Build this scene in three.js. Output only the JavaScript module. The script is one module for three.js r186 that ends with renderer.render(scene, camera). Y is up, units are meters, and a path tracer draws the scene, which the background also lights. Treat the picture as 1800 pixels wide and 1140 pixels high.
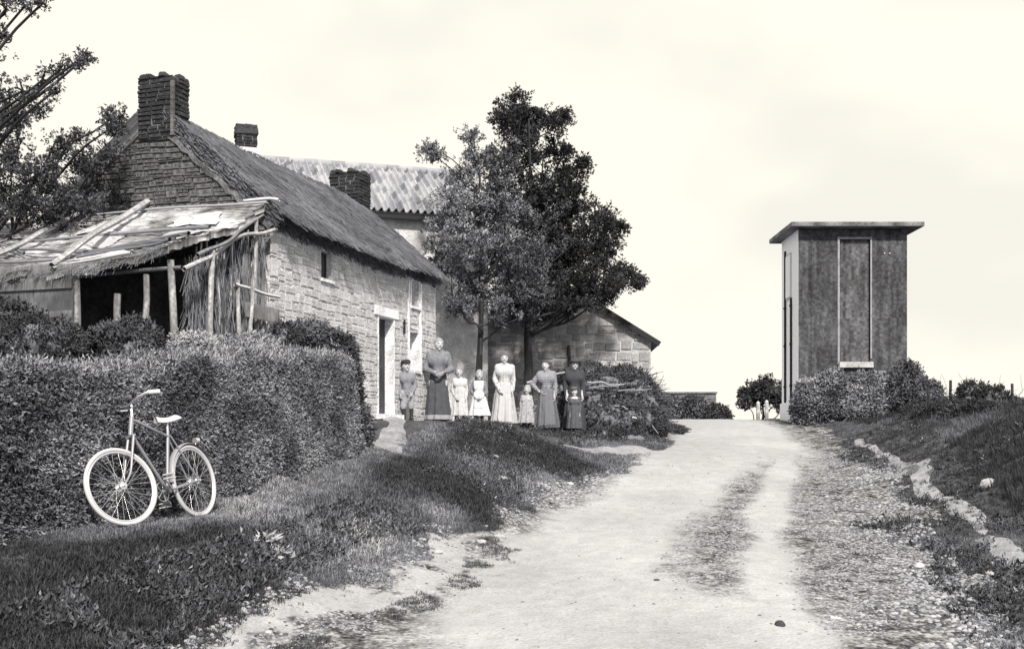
import * as THREE from 'three';
import { mergeGeometries } from 'three/addons/utils/BufferGeometryUtils.js';

// ---------------------------------------------------------------- camera, sky, sun, exposure
const scene = new THREE.Scene();
const EYE = 1.6;                                     // eye height above the road at the tripod
const camera = new THREE.PerspectiveCamera(2 * Math.atan(570 / 2000) * 180 / Math.PI, 1800 / 1140, 0.1, 3000);
camera.position.set(0, EYE, 0);
camera.lookAt(0, EYE, -10);
camera.setViewOffset(1800, 1140, 0, -216, 1800, 1140);   // rising front: the plate camera is level, its lens shifted up

// seeded random + value noise
let seed = 12345;
function rnd() { seed |= 0; seed = (seed + 0x6D2B79F5) | 0; let t = Math.imul(seed ^ (seed >>> 15), 1 | seed); t = (t + Math.imul(t ^ (t >>> 7), 61 | t)) ^ t; return ((t ^ (t >>> 14)) >>> 0) / 4294967296; }
const rr = (a, b) => a + (b - a) * rnd();
const gauss = () => (rnd() + rnd() + rnd() + rnd() - 2) * 0.87;
const clamp = (v, a = 0, b = 1) => Math.min(b, Math.max(a, v));
const lerp = (a, b, t) => a + (b - a) * t;
const sstep = (a, b, v) => { const t = clamp((v - a) / (b - a)); return t * t * (3 - 2 * t); };
const HT = new Float32Array(65536); { const s0 = seed; seed = 777; for (let i = 0; i < 65536; i++) HT[i] = rnd(); seed = s0; }
function hsh(i, j, k) { return HT[(Math.imul(i, 73856093) ^ Math.imul(j, 19349663) ^ Math.imul(k, 83492791)) & 65535]; }
function n3(x, y, z = 0) {
  const i = Math.floor(x), j = Math.floor(y), k = Math.floor(z); let fx = x - i, fy = y - j, fz = z - k;
  fx = fx * fx * (3 - 2 * fx); fy = fy * fy * (3 - 2 * fy); fz = fz * fz * (3 - 2 * fz);
  const a = lerp(lerp(hsh(i, j, k), hsh(i + 1, j, k), fx), lerp(hsh(i, j + 1, k), hsh(i + 1, j + 1, k), fx), fy);
  if (fz === 0) return a;
  const b = lerp(lerp(hsh(i, j, k + 1), hsh(i + 1, j, k + 1), fx), lerp(hsh(i, j + 1, k + 1), hsh(i + 1, j + 1, k + 1), fx), fy);
  return lerp(a, b, fz);
}
function fbm(x, y, z = 0, o = 4) { let s = 0, a = 0.5, t = 0; for (let i = 0; i < o; i++) { s += a * n3(x, y, z); t += a; a *= 0.5; x = x * 2.03 + 7.1; y = y * 2.03 + 3.3; z *= 2.03; } return s / t; }

// the sky: bright thin cloud, computed
{
  const w = 1024, h = 512, d = new Float32Array(w * h * 4);
  for (let j = 0; j < h; j++) for (let i = 0; i < w; i++) {
    const th = (j + 0.5) / h * Math.PI - Math.PI / 2, ph = (i + 0.5) / w * 2 * Math.PI;
    const x = Math.cos(th) * Math.cos(ph), y = Math.sin(th), z = Math.cos(th) * Math.sin(ph);
    const c = fbm(x * 3 + 11, Math.abs(y) * 6 + 4, z * 3 + 5, 5), p = sstep(0.42, 0.62, c);
    const v = 0.915 + 0.125 * p, q = (j * w + i) * 4;
    d[q] = v * 0.925; d[q + 1] = v * 0.893; d[q + 2] = v * (0.815 - 0.025 * p); d[q + 3] = 1;
  }
  const t = new THREE.DataTexture(d, w, h, THREE.RGBAFormat, THREE.FloatType);
  t.mapping = THREE.EquirectangularReflectionMapping; t.magFilter = t.minFilter = THREE.LinearFilter; t.needsUpdate = true;
  scene.background = t; scene.environment = t;
}
// the sun: through thin cloud, from behind the photographer and a little to his right (the whitened jambs that face him are the brightest)
const sun = new THREE.DirectionalLight(0xfff6e8, 5);
sun.position.set(9, 39, 23); sun.target.position.set(0, 1, -18);
sun.castShadow = true; sun.shadow.radius = 8; sun.shadow.mapSize.set(4096, 4096);
Object.assign(sun.shadow.camera, { left: -40, right: 40, top: 40, bottom: -40, near: 1, far: 150 });
scene.add(sun, sun.target);

const renderer = new THREE.WebGLRenderer({ antialias: true });
renderer.setSize(1024, 648);
renderer.toneMapping = THREE.LinearToneMapping;
renderer.toneMappingExposure = 1.1;
renderer.shadowMap.enabled = true;

// ---------------------------------------------------------------- helpers
const taken = {};
function numbered(n) { const k = taken[n] = (taken[n] ?? -1) + 1; return k ? n + '_' + String(k).padStart(3, '0') : n; }
function tag(o, label, category, group, kind) { o.userData = { label, category }; if (group) o.userData.group = group; if (kind) o.userData.kind = kind; return o; }
const W = (X, D, h) => new THREE.Vector3(X, EYE + h, -D);                       // X right, D ahead, h above the eye
function thing(name, label, category, pos, ry = 0, group) { const o = new THREE.Group(); o.name = numbered(name); o.position.copy(pos); o.rotation.y = ry; tag(o, label, category, group); scene.add(o); return o; }
function part(name, geo, mat, parent) { const m = new THREE.Mesh(geo, mat); m.name = name; parent.add(m); return m; }
function stuffPart(m) { m.userData.kind = 'stuff'; return m; }
// greys of a black-and-white plate: dark tones a little cold, light tones neutral
function col(v) { const t = clamp((v - 0.04) / 0.4); return new THREE.Color().setRGB(v * lerp(0.95, 1, t), v * lerp(1.02, 1.02, t), v * lerp(1.27, 1.1, t)); }
const std = (v, rough = 0.9, extra = {}) => new THREE.MeshStandardMaterial({ color: col(v), roughness: rough, ...extra });
// a tiling grey texture from a function of (u, v) in 0..1; the function gets periodic noise
function pn(u, v, f, s) { // periodic value noise, f cells per tile
  const x = u * f, y = v * f; const i = Math.floor(x), j = Math.floor(y); let fx = x - i, fy = y - j; fx = fx * fx * (3 - 2 * fx); fy = fy * fy * (3 - 2 * fy);
  const m = (a) => ((a % f) + f) % f;
  return lerp(lerp(hsh(m(i), m(j), s), hsh(m(i + 1), m(j), s), fx), lerp(hsh(m(i), m(j + 1), s), hsh(m(i + 1), m(j + 1), s), fx), fy);
}
function pf(u, v, f, s, o = 4) { let a = 0.5, t = 0, r = 0; for (let i = 0; i < o; i++) { r += a * pn(u, v, f, s + i); t += a; a *= 0.6; f *= 2; } return r / t; }
function greyTex(n, fn, tile, srgb = true) {
  const d = new Uint8Array(n * n * 4);
  for (let j = 0; j < n; j++) for (let i = 0; i < n; i++) { const v = clamp(fn(i / n, j / n)) * 255, q = (j * n + i) * 4; d[q] = d[q + 1] = d[q + 2] = v; d[q + 3] = 255; }
  const t = new THREE.DataTexture(d, n, n); t.wrapS = t.wrapT = THREE.RepeatWrapping; t.magFilter = THREE.LinearFilter; t.minFilter = THREE.LinearMipmapLinearFilter; t.generateMipmaps = true;
  if (srgb) t.colorSpace = THREE.SRGBColorSpace; t.repeat.set(1 / tile, 1 / tile); t.needsUpdate = true; return t;
}
const TX = {
  grain: greyTex(512, (u, v) => 0.55 + 0.45 * pf(u, v, 24, 3, 4) * 0.6 + 0.25 * (pf(u, v, 5, 9, 3) - 0.3), 1.3),
  grainB: greyTex(512, (u, v) => pf(u, v, 40, 21, 3), 1.3, false),
  blot: greyTex(512, (u, v) => { const a = pf(u, v, 5, 31, 5), b = pf(u, v, 60, 37, 2); return 0.45 + 0.75 * (a - 0.2) * 0.9 + 0.35 * (b - 0.5); }, 2.2),
  limew: greyTex(512, (u, v) => { const a = pf(u, v, 7, 41, 5), b = pf(u, v, 70, 47, 2); return 0.93 + 0.5 * (a - 0.5) + 0.3 * (b - 0.5); }, 1.7),
  wood: greyTex(512, (u, v) => 0.5 + 0.5 * pf(u * 1, v, 4, 51, 2) * (0.5 + 0.9 * pn(u, v * 0.1, 64, 55)), 0.8),
};
function boxUV(g) { // metric uv from the dominant normal axis
  if (g.index) g = g.toNonIndexed(); g.computeVertexNormals(); const p = g.attributes.position, n = g.attributes.normal, uv = new Float32Array(p.count * 2);
  for (let i = 0; i < p.count; i++) { const ax = Math.abs(n.getX(i)), ay = Math.abs(n.getY(i)), az = Math.abs(n.getZ(i)); let a, b; if (ax > ay && ax > az) { a = p.getZ(i); b = p.getY(i); } else if (ay > az) { a = p.getX(i); b = p.getZ(i); } else { a = p.getX(i); b = p.getY(i); } uv[2 * i] = a; uv[2 * i + 1] = b; }
  g.setAttribute('uv', new THREE.BufferAttribute(uv, 2)); return g;
}
function box(x0, x1, y0, y1, z0, z1) { const g = new THREE.BoxGeometry(x1 - x0, y1 - y0, z1 - z0); g.translate((x0 + x1) / 2, (y0 + y1) / 2, (z0 + z1) / 2); return boxUV(g); }
function merge(list) { return mergeGeometries(list.map(g => { const o = g.index ? g.toNonIndexed() : g; for (const k of Object.keys(o.attributes)) if (!['position', 'normal', 'uv', 'color'].includes(k)) o.deleteAttribute(k); return o; })); }
function cyl(a, b, r0, r1 = r0, seg = 8) { // a tapered rod from a to b
  const v = new THREE.Vector3().subVectors(b, a), L = v.length(); const g = new THREE.CylinderGeometry(r1, r0, L, seg, 1); g.translate(0, L / 2, 0);
  g.applyQuaternion(new THREE.Quaternion().setFromUnitVectors(new THREE.Vector3(0, 1, 0), v.normalize())); g.translate(a.x, a.y, a.z); return g;
}
const V3 = (x, y, z) => new THREE.Vector3(x, y, z);
function crooked(a, b, r0, r1, bend, segs = 7, rad = 6) { // an uneven stick
  const pts = []; const s = rr(0, 50); for (let i = 0; i <= segs; i++) { const t = i / segs, p = a.clone().lerp(b, t), k = Math.sin(Math.PI * t) * bend; p.x += k * (n3(s, t * 3, 1) - 0.5) * 2; p.y += k * (n3(s, t * 3, 5) - 0.5) * 2; p.z += k * (n3(s, t * 3, 9) - 0.5) * 2; pts.push(p); }
  return taperTube(pts, r0, r1, rad);
}
function taperTube(pts, r0, r1, rad = 6, seg = pts.length * 2) {
  const c = new THREE.CatmullRomCurve3(pts), g = new THREE.TubeGeometry(c, seg, 1, rad, false), p = g.attributes.position; const q = new THREE.Vector3();
  for (let i = 0; i <= seg; i++) { c.getPointAt(i / seg, q); const r = lerp(r0, r1, i / seg); for (let j = 0; j <= rad; j++) { const k = i * (rad + 1) + j; p.setXYZ(k, q.x + (p.getX(k) - q.x) * r, q.y + (p.getY(k) - q.y) * r, q.z + (p.getZ(k) - q.z) * r); } }
  g.computeVertexNormals(); return g;
}
function instances(name, geo, mat, list, parent) { // list of [position, quaternion, scale, grey]
  const m = new THREE.InstancedMesh(geo, mat, list.length), M = new THREE.Matrix4(), s = new THREE.Vector3();
  list.forEach(([p, q, k, c], i) => { if (k.isVector3) s.copy(k); else s.setScalar(k); m.setMatrixAt(i, M.compose(p, q, s)); m.setColorAt(i, c); });
  m.name = name; m.userData.kind = 'stuff'; parent.add(m); return m;
}
const QY = new THREE.Vector3(0, 1, 0);
function quatTo(n, spin) { const q = new THREE.Quaternion().setFromUnitVectors(QY, n.clone().normalize()); return q.multiply(new THREE.Quaternion().setFromAxisAngle(QY, spin)); }
const rndDir = () => { const z = rr(-1, 1), a = rr(0, 6.2832), r = Math.sqrt(1 - z * z); return V3(r * Math.cos(a), z, r * Math.sin(a)); };
const white = new THREE.MeshStandardMaterial({ color: 0xffffff, roughness: 0.85 });
const leafMat = new THREE.MeshStandardMaterial({ color: 0xffffff, roughness: 0.75, side: THREE.DoubleSide });
// a sprig: several folded leaves round a point
function sprigGeo(n, len, wid, spread) {
  const P = []; for (let i = 0; i < n; i++) {
    const d = rndDir(); d.y = Math.abs(d.y) * 0.8 + 0.15; d.normalize(); const side = V3(-d.z, rr(-0.4, 0.4), d.x).normalize(); const nor = d.clone().cross(side);
    const b = rndDir().multiplyScalar(spread * rnd()), L = len * rr(0.7, 1.2), w = wid * rr(0.7, 1.2);
    const t = b.clone().addScaledVector(d, L).addScaledVector(nor, -L * 0.2), m = b.clone().addScaledVector(d, L * 0.5);
    const l = m.clone().addScaledVector(side, w / 2).addScaledVector(nor, w * 0.25), r = m.clone().addScaledVector(side, -w / 2).addScaledVector(nor, w * 0.25);
    for (const [a, c, e] of [[b, l, t], [b, t, r]]) P.push(a.x, a.y, a.z, c.x, c.y, c.z, e.x, e.y, e.z);
  }
  const g = new THREE.BufferGeometry(); g.setAttribute('position', new THREE.Float32BufferAttribute(P, 3)); g.computeVertexNormals(); return g;
}
function tuftGeo(n, h, r, lean) {
  const P = []; for (let i = 0; i < n; i++) {
    const a = rr(0, 6.28), R = r * Math.sqrt(rnd()), b = V3(Math.cos(a) * R, -0.01, Math.sin(a) * R), L = h * rr(0.5, 1.15), da = rr(0, 6.28), k = rr(0.1, 1) * lean;
    const dx = Math.cos(da), dz = Math.sin(da), w = rr(0.0025, 0.0055);
    const m = b.clone().add(V3(dx * L * k * 0.35, L * 0.6, dz * L * k * 0.35)), t = b.clone().add(V3(dx * L * k, L * (1 - 0.25 * k), dz * L * k)), s = V3(-dz * w, 0, dx * w);
    const q = [b.clone().add(s), b.clone().sub(s), m.clone().addScaledVector(s, 0.8), m.clone().addScaledVector(s, -0.8)];
    for (const [x, y, z] of [[q[0], q[1], q[2]], [q[1], q[3], q[2]], [q[2], q[3], t]]) P.push(x.x, x.y, x.z, y.x, y.y, y.z, z.x, z.y, z.z);
  }
  const g = new THREE.BufferGeometry(); g.setAttribute('position', new THREE.Float32BufferAttribute(P, 3)); g.computeVertexNormals(); return g;
}
const SPRIG = [0, 1, 2].map(() => sprigGeo(7, 0.055, 0.032, 0.05));
const TREELEAF = [0, 1, 2].map(() => sprigGeo(8, 0.11, 0.06, 0.11));
const TUFT = [0, 1, 2].map(() => tuftGeo(12, 0.085, 0.06, 0.9));
const TALLTUFT = [0, 1, 2].map(() => tuftGeo(11, 0.2, 0.07, 0.75));

// ---------------------------------------------------------------- terrain
const curve = (tab) => (d) => { if (d <= tab[0][0]) return tab[0][1]; for (let i = 1; i < tab.length; i++) if (d <= tab[i][0]) { const [a, va] = tab[i - 1], [b, vb] = tab[i]; return lerp(va, vb, (d - a) / (b - a)); } return tab[tab.length - 1][1]; };
const smoothC = (tab, w) => { const f = curve(tab); return (d) => (f(d - w) + 2 * f(d) + f(d + w)) / 4; };
const roadH = smoothC([[-20, -1.75], [0, -1.6], [8, -1.45], [10, -1.3], [12, -1.17], [15, -0.93], [20, -0.45], [25, 0.05], [30, 0.5], [34, 0.8], [37, 0.89], [41, 0.8], [46, 0.45], [60, -0.8]], 1.2);
const roadL = smoothC([[-20, -3.2], [4, -2.7], [8.5, -2.04], [10, -1.65], [12, -0.96], [15, 0.0], [20, 1.8], [25, 3.2], [30, 4.5], [34, 4.5], [40, 4.2], [60, 4]], 0.8);
const roadR = smoothC([[-20, 2.6], [4, 2.8], [8.5, 3.36], [10, 3.8], [12, 4.4], [15, 5.1], [20, 6.35], [25, 7.4], [30, 7.95], [34, 8.1], [40, 8.0], [60, 7.5]], 0.8);
const HEDGE = [[-5.6, 3.5], [-4.1, 8, -0.84], [-3.52, 9.8, -0.72], [-2.95, 11.5, -0.5], [-2.55, 13.2, -0.33], [-2.1, 16, -0.05]];
const hedgeX = smoothC(HEDGE.map(p => [p[1], p[0]]), 0.4);
const CP = [];
for (const d of [-20, -8, 0, 5, 8, 10, 12, 14, 16, 18, 20, 22, 24, 26, 28, 30, 32, 34, 37, 41, 46, 60]) { const l = roadL(d), r = roadR(d), h = roadH(d); CP.push([l + 0.15, d, h], [(l + r) / 2, d, h + 0.03], [r - 0.15, d, h]); }
CP.push(
  [-8, -15, -1.0], [-7, 0, -1.1], [-5.6, 4, -1.05], [-4.1, 8, -0.84], [-3.5, 8.4, -0.82], [-3.52, 9.8, -0.7], [-3.2, 9.6, -0.668], [-2.9, 10.6, -0.632], [-2.95, 11.5, -0.5], [-2.55, 13.2, -0.33], [-2.1, 16, -0.05],
  [-2.2, 10, -0.88], [-1.4, 12, -0.74], [-0.9, 14.5, -0.5], [-1.6, 14.5, -0.3], [-1.2, 16.5, -0.16], [-0.2, 17, -0.34], [-1.6, 18, 0.12],
  [-2.1, 19.6, 0.5], [-1.5, 20.2, 0.44], [-0.7, 20, 0.3], [0.3, 20, 0.0], [-1.3, 21.5, 0.44], [-0.95, 23, 0.5], [-0.67, 23.5, 0.48], [-0.2, 24.4, 0.4], [0.32, 24.4, 0.36], [0.8, 25, 0.33], [1.4, 25.5, 0.33],
  [0.1, 22.3, 0.33], [0.75, 22.4, 0.05], [1.6, 22.8, -0.1], [2.0, 25.3, 0.2], [3.2, 27.5, 0.33], [1, 28, 0.46], [4, 31, 0.62], [0, 31, 0.6], [-3, 24, 0.6], [3.5, 36, 0.85],
  [-4.5, 12, -0.1], [-5, 14, 0.15], [-4, 16, 0.35], [-7, 17, 0.4], [-7, 12, 0], [-12, 14, 0.2], [-12, 25, 0.8], [-8, 6, -0.5], [-3, 30, 0.8], [-10, 40, 1.0], [0, 45, 0.7], [-20, 20, 0.6],
  [5.5, 0, -1.4], [6.5, 5, -1.0], [5, 10, -1.22], [6.3, 10, -0.9], [8, 10, -0.15], [9.5, 10, 0.2], [5.5, 13.5, -0.97], [6.19, 16.5, -0.73], [7.1, 15.6, -0.3], [7.9, 15.5, 0.05], [8.8, 15.5, 0.28], [6.65, 19, -0.37], [7.5, 19, 0.1], [8.05, 18.5, 0.32], [9.3, 18.5, 0.52],
  [7.3, 24, 0.13], [8.3, 22, 0.45], [8.9, 22, 0.7], [10.5, 22, 0.8], [8.2, 26, 0.3], [9.2, 25.5, 0.8], [12, 26, 0.95], [8.6, 30, 0.62], [11, 30, 0.85], [14, 30, 1.1], [9.5, 34, 0.85], [14, 36, 0.9], [16, 20, 0.65], [16, 10, 0.3], [10, 42, 0.7], [12, 50, 0], [22, 30, 0.8]
);
const PHI = (r2) => Math.sqrt(r2 + 0.12);
const RB = (() => { // radial-basis surface through the surveyed points
  const n = CP.length, N = n + 3, A = Array.from({ length: N }, () => new Float64Array(N + 1));
  for (let i = 0; i < n; i++) { for (let j = 0; j < n; j++) A[i][j] = PHI((CP[i][0] - CP[j][0]) ** 2 + (CP[i][1] - CP[j][1]) ** 2); A[i][i] -= 0.06; A[i][n] = A[n][i] = 1; A[i][n + 1] = A[n + 1][i] = CP[i][0]; A[i][n + 2] = A[n + 2][i] = CP[i][1]; A[i][N] = CP[i][2]; }
  for (let c = 0; c < N; c++) { let p = c; for (let r = c + 1; r < N; r++) if (Math.abs(A[r][c]) > Math.abs(A[p][c])) p = r; [A[c], A[p]] = [A[p], A[c]]; for (let r = 0; r < N; r++) if (r !== c) { const f = A[r][c] / A[c][c]; if (f) for (let k = c; k <= N; k++) A[r][k] -= f * A[c][k]; } }
  return A.map((row, i) => row[N] / row[i]);
})();
const PATHS = [ // trodden strips: polyline [X, D], half width
  { name: 'door_path', pts: [[-2.0, 19.9], [-1.92, 18.2], [-1.72, 16.4]], w: 0.22 },
  { name: 'yard_path', pts: [[0.55, 22.2], [1.4, 22.7], [2.6, 23.4]], w: 0.55 },
  { name: 'footpath', pts: [[7.35, 24.2], [6.72, 19.2], [6.2, 16.6], [5.55, 13.6], [5.1, 11.4], [4.9, 9.5]], w: 0.12 },
  { name: 'footpath', pts: [[6.75, 19.0], [6.3, 18.4], [5.95, 18.2]], w: 0.16 },
];
function segDist(x, d, pts) { let m = 1e9; for (let i = 1; i < pts.length; i++) { const [ax, ad] = pts[i - 1], [bx, bd] = pts[i], vx = bx - ax, vd = bd - ad, t = clamp(((x - ax) * vx + (d - ad) * vd) / (vx * vx + vd * vd)); m = Math.min(m, Math.hypot(x - ax - vx * t, d - ad - vd * t)); } return m; }
const edgeNoise = (x, d) => (fbm(x * 1.1 + 40, d * 0.7, 0, 4) - 0.5) * 1.5 + (n3(x * 7, d * 5) - 0.5) * 0.28;
function roadIn(x, d) { const a = x - roadL(d), b = roadR(d) - x; return Math.min(a, b) + edgeNoise(x, d) * (a < b ? 0.6 : 1.25); }
function pathIn(k, x, d) { const p = PATHS[k]; return p.w - segDist(x, d, p.pts) + (fbm(x * 2 + 9, d * 0.8, 0, 2) - 0.5) * 0.34; }
function groundRaw(x, d) { let h = RB[CP.length] + RB[CP.length + 1] * x + RB[CP.length + 2] * d; for (let i = 0; i < CP.length; i++) { const p = CP[i]; h += RB[i] * PHI((x - p[0]) ** 2 + (d - p[1]) ** 2); } return h; }
function groundY(x, d) {
  const far = -1.2 - 5 * sstep(50, 220, d), o = Math.max(sstep(42, 60, d), sstep(17, 32, Math.abs(x)), sstep(-12, -25, d));
  let h = o < 1 ? groundRaw(x, d) : 0; h = lerp(h, d > 30 ? far : Math.max(far, d < -8 ? -1.6 : 0.4), o);
  const ri = Math.min(x - roadL(d), roadR(d) - x), inR = sstep(-0.3, 0.5, ri);
  h += lerp((fbm(x * 1.6, d * 1.6, 3, 4) - 0.5) * 0.26 + (n3(x * 5, d * 5) - 0.5) * 0.03, (fbm(x * 2, d * 1.2, 8, 4) - 0.5) * 0.05 + (n3(x * 9, d * 9) - 0.5) * 0.008, inR);
  return EYE + h;
}
function spacing(a, b, st, lo, hi) { const s = []; for (let v = a; v <= b + 1e-6; v += st) s.push(v); let k = st; for (let v = b; v < hi;) { k *= 1.25; v += k; s.push(v); } k = st; for (let v = a; v > lo;) { k *= 1.25; v -= k; s.unshift(v); } return s; }
const GX = spacing(-5.4, 9.6, 0.085, -420, 420), GD = spacing(7.4, 30, 0.1, -160, 620);
const GY = new Float32Array(GX.length * GD.length); GD.forEach((d, j) => GX.forEach((x, i) => { GY[j * GX.length + i] = groundY(x, d); }));
function locate(arr, v) { let a = 0, b = arr.length - 2; while (a < b) { const m = (a + b + 1) >> 1; if (arr[m] <= v) a = m; else b = m - 1; } return a; }
function G(x, d) { const i = locate(GX, x), j = locate(GD, d), u = clamp((x - GX[i]) / (GX[i + 1] - GX[i])), v = clamp((d - GD[j]) / (GD[j + 1] - GD[j])), n = GX.length, a = GY[j * n + i], b = GY[j * n + i + 1], c = GY[(j + 1) * n + i], e = GY[(j + 1) * n + i + 1]; return lerp(lerp(a, b, u), lerp(c, e, u), v); }
const onG = (x, d, dy = 0) => V3(x, G(x, d) + dy, -d);
function sheet(name, mat, keep, lift) {
  const n = GX.length, id = new Int32Array(GX.length * GD.length).fill(-1), P = [], U = [], I = []; let c = 0;
  const vid = (i, j) => { const k = j * n + i; if (id[k] < 0) { id[k] = c++; P.push(GX[i], GY[k] + lift(GX[i], GD[j]), -GD[j]); U.push(GX[i], GD[j]); } return id[k]; };
  for (let j = 0; j < GD.length - 1; j++) for (let i = 0; i < n - 1; i++) { if (!keep(GX[i], GD[j], GX[i + 1], GD[j + 1])) continue; const a = vid(i, j), b = vid(i + 1, j), e = vid(i + 1, j + 1), f = vid(i, j + 1); I.push(a, b, e, a, e, f); }
  const g = new THREE.BufferGeometry(); g.setAttribute('position', new THREE.Float32BufferAttribute(P, 3)); g.setAttribute('uv', new THREE.Float32BufferAttribute(U, 2)); g.setIndex(I); g.computeVertexNormals();
  const m = new THREE.Mesh(g, mat); m.name = numbered(name); m.userData.kind = 'structure'; scene.add(m); return m;
}
// bare soil and thatch of old grass under the tufts
const soil = new THREE.MeshStandardMaterial({ color: col(0.13), roughness: 1, map: greyTex(512, (u, v) => 0.35 + 0.75 * pf(u, v, 9, 61, 5) * (0.6 + 0.5 * pn(u, v, 90, 66)), 2.7), bumpMap: TX.grainB, bumpScale: 0.02 });
sheet('ground', soil, () => true, () => 0);
// the road: white rolled dust in the wheel tracks, loose dark stone between and beside them
const RX0 = -4.4, RX1 = 10.4, RD0 = 5, RD1 = 41;
const trackA = smoothC([[5, 0.5], [8.5, 0.6], [10, 0.4], [12, 0.8], [15, 1.4], [20, 3.1], [25, 4.7], [30, 5.7], [41, 6.1]], 0.8);     // the broad beaten left track
const trackB = smoothC([[5, 1.7], [8.5, 2.05], [10, 2.3], [12, 2.7], [15, 3.35], [20, 4.75], [25, 5.9], [30, 6.7], [41, 7.0]], 0.8); // narrow right track
function bare(x, d) { // 1 = beaten white dust, 0 = loose stone
  const n = (fbm(x * 1.3 + 3, d * 0.6, 2, 4) - 0.5) * 0.9 + (n3(x * 5, d * 3.5) - 0.5) * 0.16;
  const wa = lerp(1.25, 1.05, sstep(8.5, 11, d)) + 0.25 * sstep(17, 22, d), a = sstep(wa + 0.45, wa - 0.35, Math.abs(x - trackA(d)) + n), b = sstep(0.5, 0.12, Math.abs(x - trackB(d)) + n * 0.45);
  const near = sstep(11.2, 9.4, d + n * 1.5) * sstep(-0.3, 0.4, 2.5 - x + n) * sstep(-0.2, 0.3, x + 0.3 + n), top = sstep(18.5, 23, d + n * 4) * sstep(-0.2, 0.7, roadR(d) - x - 0.5 + n) * sstep(-0.2, 0.5, x - roadL(d) - 0.2);
  const e = x - roadL(d) + edgeNoise(x, d), dust = sstep(-0.05, 0.08, e) * sstep(0.55, 0.35, e + n * 0.3) * sstep(15, 12, d) * 0.95;
  return Math.max(a, b, top, near, dust);
}
{
  const roadMat = (X0, X1, D0, D1, w, h) => {
    const d8 = new Uint8Array(w * h * 4), b8 = new Uint8Array(w * h * 4);
    for (let j = 0; j < h; j++) for (let i = 0; i < w; i++) {
      const x = X0 + (i + 0.5) / w * (X1 - X0), d = D0 + (j + 0.5) / h * (D1 - D0), b = bare(x, d);
      const fine = n3(x * 75, d * 62), st = n3(x * 33 + 5, d * 30, 3), mid = fbm(x * 7, d * 6, 4, 2), big = n3(x * 0.9, d * 0.6, 6);
      let v = lerp(0.56 + 0.4 * (mid - 0.5) + 0.66 * (st - 0.5) + 0.44 * (fine - 0.5), 0.88 + 0.1 * (mid - 0.5) + 0.1 * (big - 0.5) + 0.12 * (fine - 0.5), b);
      if (st > 0.8 && b > 0.5) v -= 0.5 * (st - 0.8);
      if (b < 0.8 && mid < 0.42) v -= 0.9 * (0.42 - mid) * (1 - b);
      const q = (j * w + i) * 4, c = clamp(v) * 255; d8[q] = d8[q + 1] = d8[q + 2] = c; d8[q + 3] = 255;
      const bb = clamp(lerp(0.6 * st + 0.4 * fine, 0.45 + 0.2 * fine + 0.15 * st, b)) * 255; b8[q] = b8[q + 1] = b8[q + 2] = bb; b8[q + 3] = 255;
    }
    const mk = (d, s) => { const t = new THREE.DataTexture(d, w, h); t.magFilter = THREE.LinearFilter; t.minFilter = THREE.LinearMipmapLinearFilter; t.generateMipmaps = true; if (s) t.colorSpace = THREE.SRGBColorSpace; t.needsUpdate = true; t.repeat.set(1 / (X1 - X0), 1 / (D1 - D0)); t.offset.set(-X0 / (X1 - X0), -D0 / (D1 - D0)); return t; };
    return new THREE.MeshStandardMaterial({ color: col(0.47), roughness: 0.95, map: mk(d8, true), bumpMap: mk(b8, false), bumpScale: 0.022 });
  };
  const inRoad = (x0, d0, x1, d1) => d1 < 75 && d0 > -60 && x1 > roadL(d0) - 0.9 && x0 < roadR(d0) + 1.0, lift = (x, d) => clamp(roadIn(x, d) * 0.09, -0.03, 0.012), split = GD[locate(GD, 19)];
  sheet('road', roadMat(-4.4, 7.6, 5.5, split + 0.2, 1400, 1650), (x0, d0, x1, d1) => d0 < split - 1e-6 && inRoad(x0, d0, x1, d1), lift);
  sheet('road', roadMat(0, 10.4, split - 0.2, 41, 640, 1024), (x0, d0, x1, d1) => d0 >= split - 1e-6 && inRoad(x0, d0, x1, d1), lift);
  const pathMat = new THREE.MeshStandardMaterial({ color: col(0.31), roughness: 0.95, map: TX.limew, bumpMap: TX.grainB, bumpScale: 0.015 });
  PATHS.forEach((p, k) => sheet(p.name, pathMat, (x0, d0, x1, d1) => segDist((x0 + x1) / 2, (d0 + d1) / 2, p.pts) < p.w + 0.4, (x, d) => clamp(pathIn(k, x, d) * 0.12, -0.03, 0.009)));
}
const onDirt = (x, d) => { let m = roadIn(x, d); for (let k = 0; k < PATHS.length; k++) m = Math.max(m, pathIn(k, x, d)); return m; };
const TO = (X, D) => { const s = Math.hypot(X, D); return s; };

// ---------------------------------------------------------------- masonry
function stoneGeo(ch) { // an uneven block, face towards +z, back open
  const j = (s) => rr(-s, s), P = [];
  const ring = (z, k, s) => [[-1, -1], [1, -1], [1, 1], [-1, 1]].map(([a, b]) => V3(a * (0.5 - k) + j(s), b * (0.5 - k) + j(s * 1.6), z + j(0.08) * (z > 0.5 ? 1 : 0)));
  const A = ring(0, 0.01, 0.0), B = ring(0.62, 0.02, 0.02), C = ring(1, ch, 0.05);
  const quad = (a, b, c, d) => { for (const v of [a, b, c, a, c, d]) P.push(v.x, v.y, v.z); };
  for (let i = 0; i < 4; i++) { const k = (i + 1) % 4; quad(A[i], A[k], B[k], B[i]); quad(B[i], B[k], C[k], C[i]); } quad(C[0], C[1], C[2], C[3]);
  const g = new THREE.BufferGeometry(); g.setAttribute('position', new THREE.Float32BufferAttribute(P, 3)); return boxUV(g);
}
const STONES = Array.from({ length: 12 }, () => stoneGeo(0.1));
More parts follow.
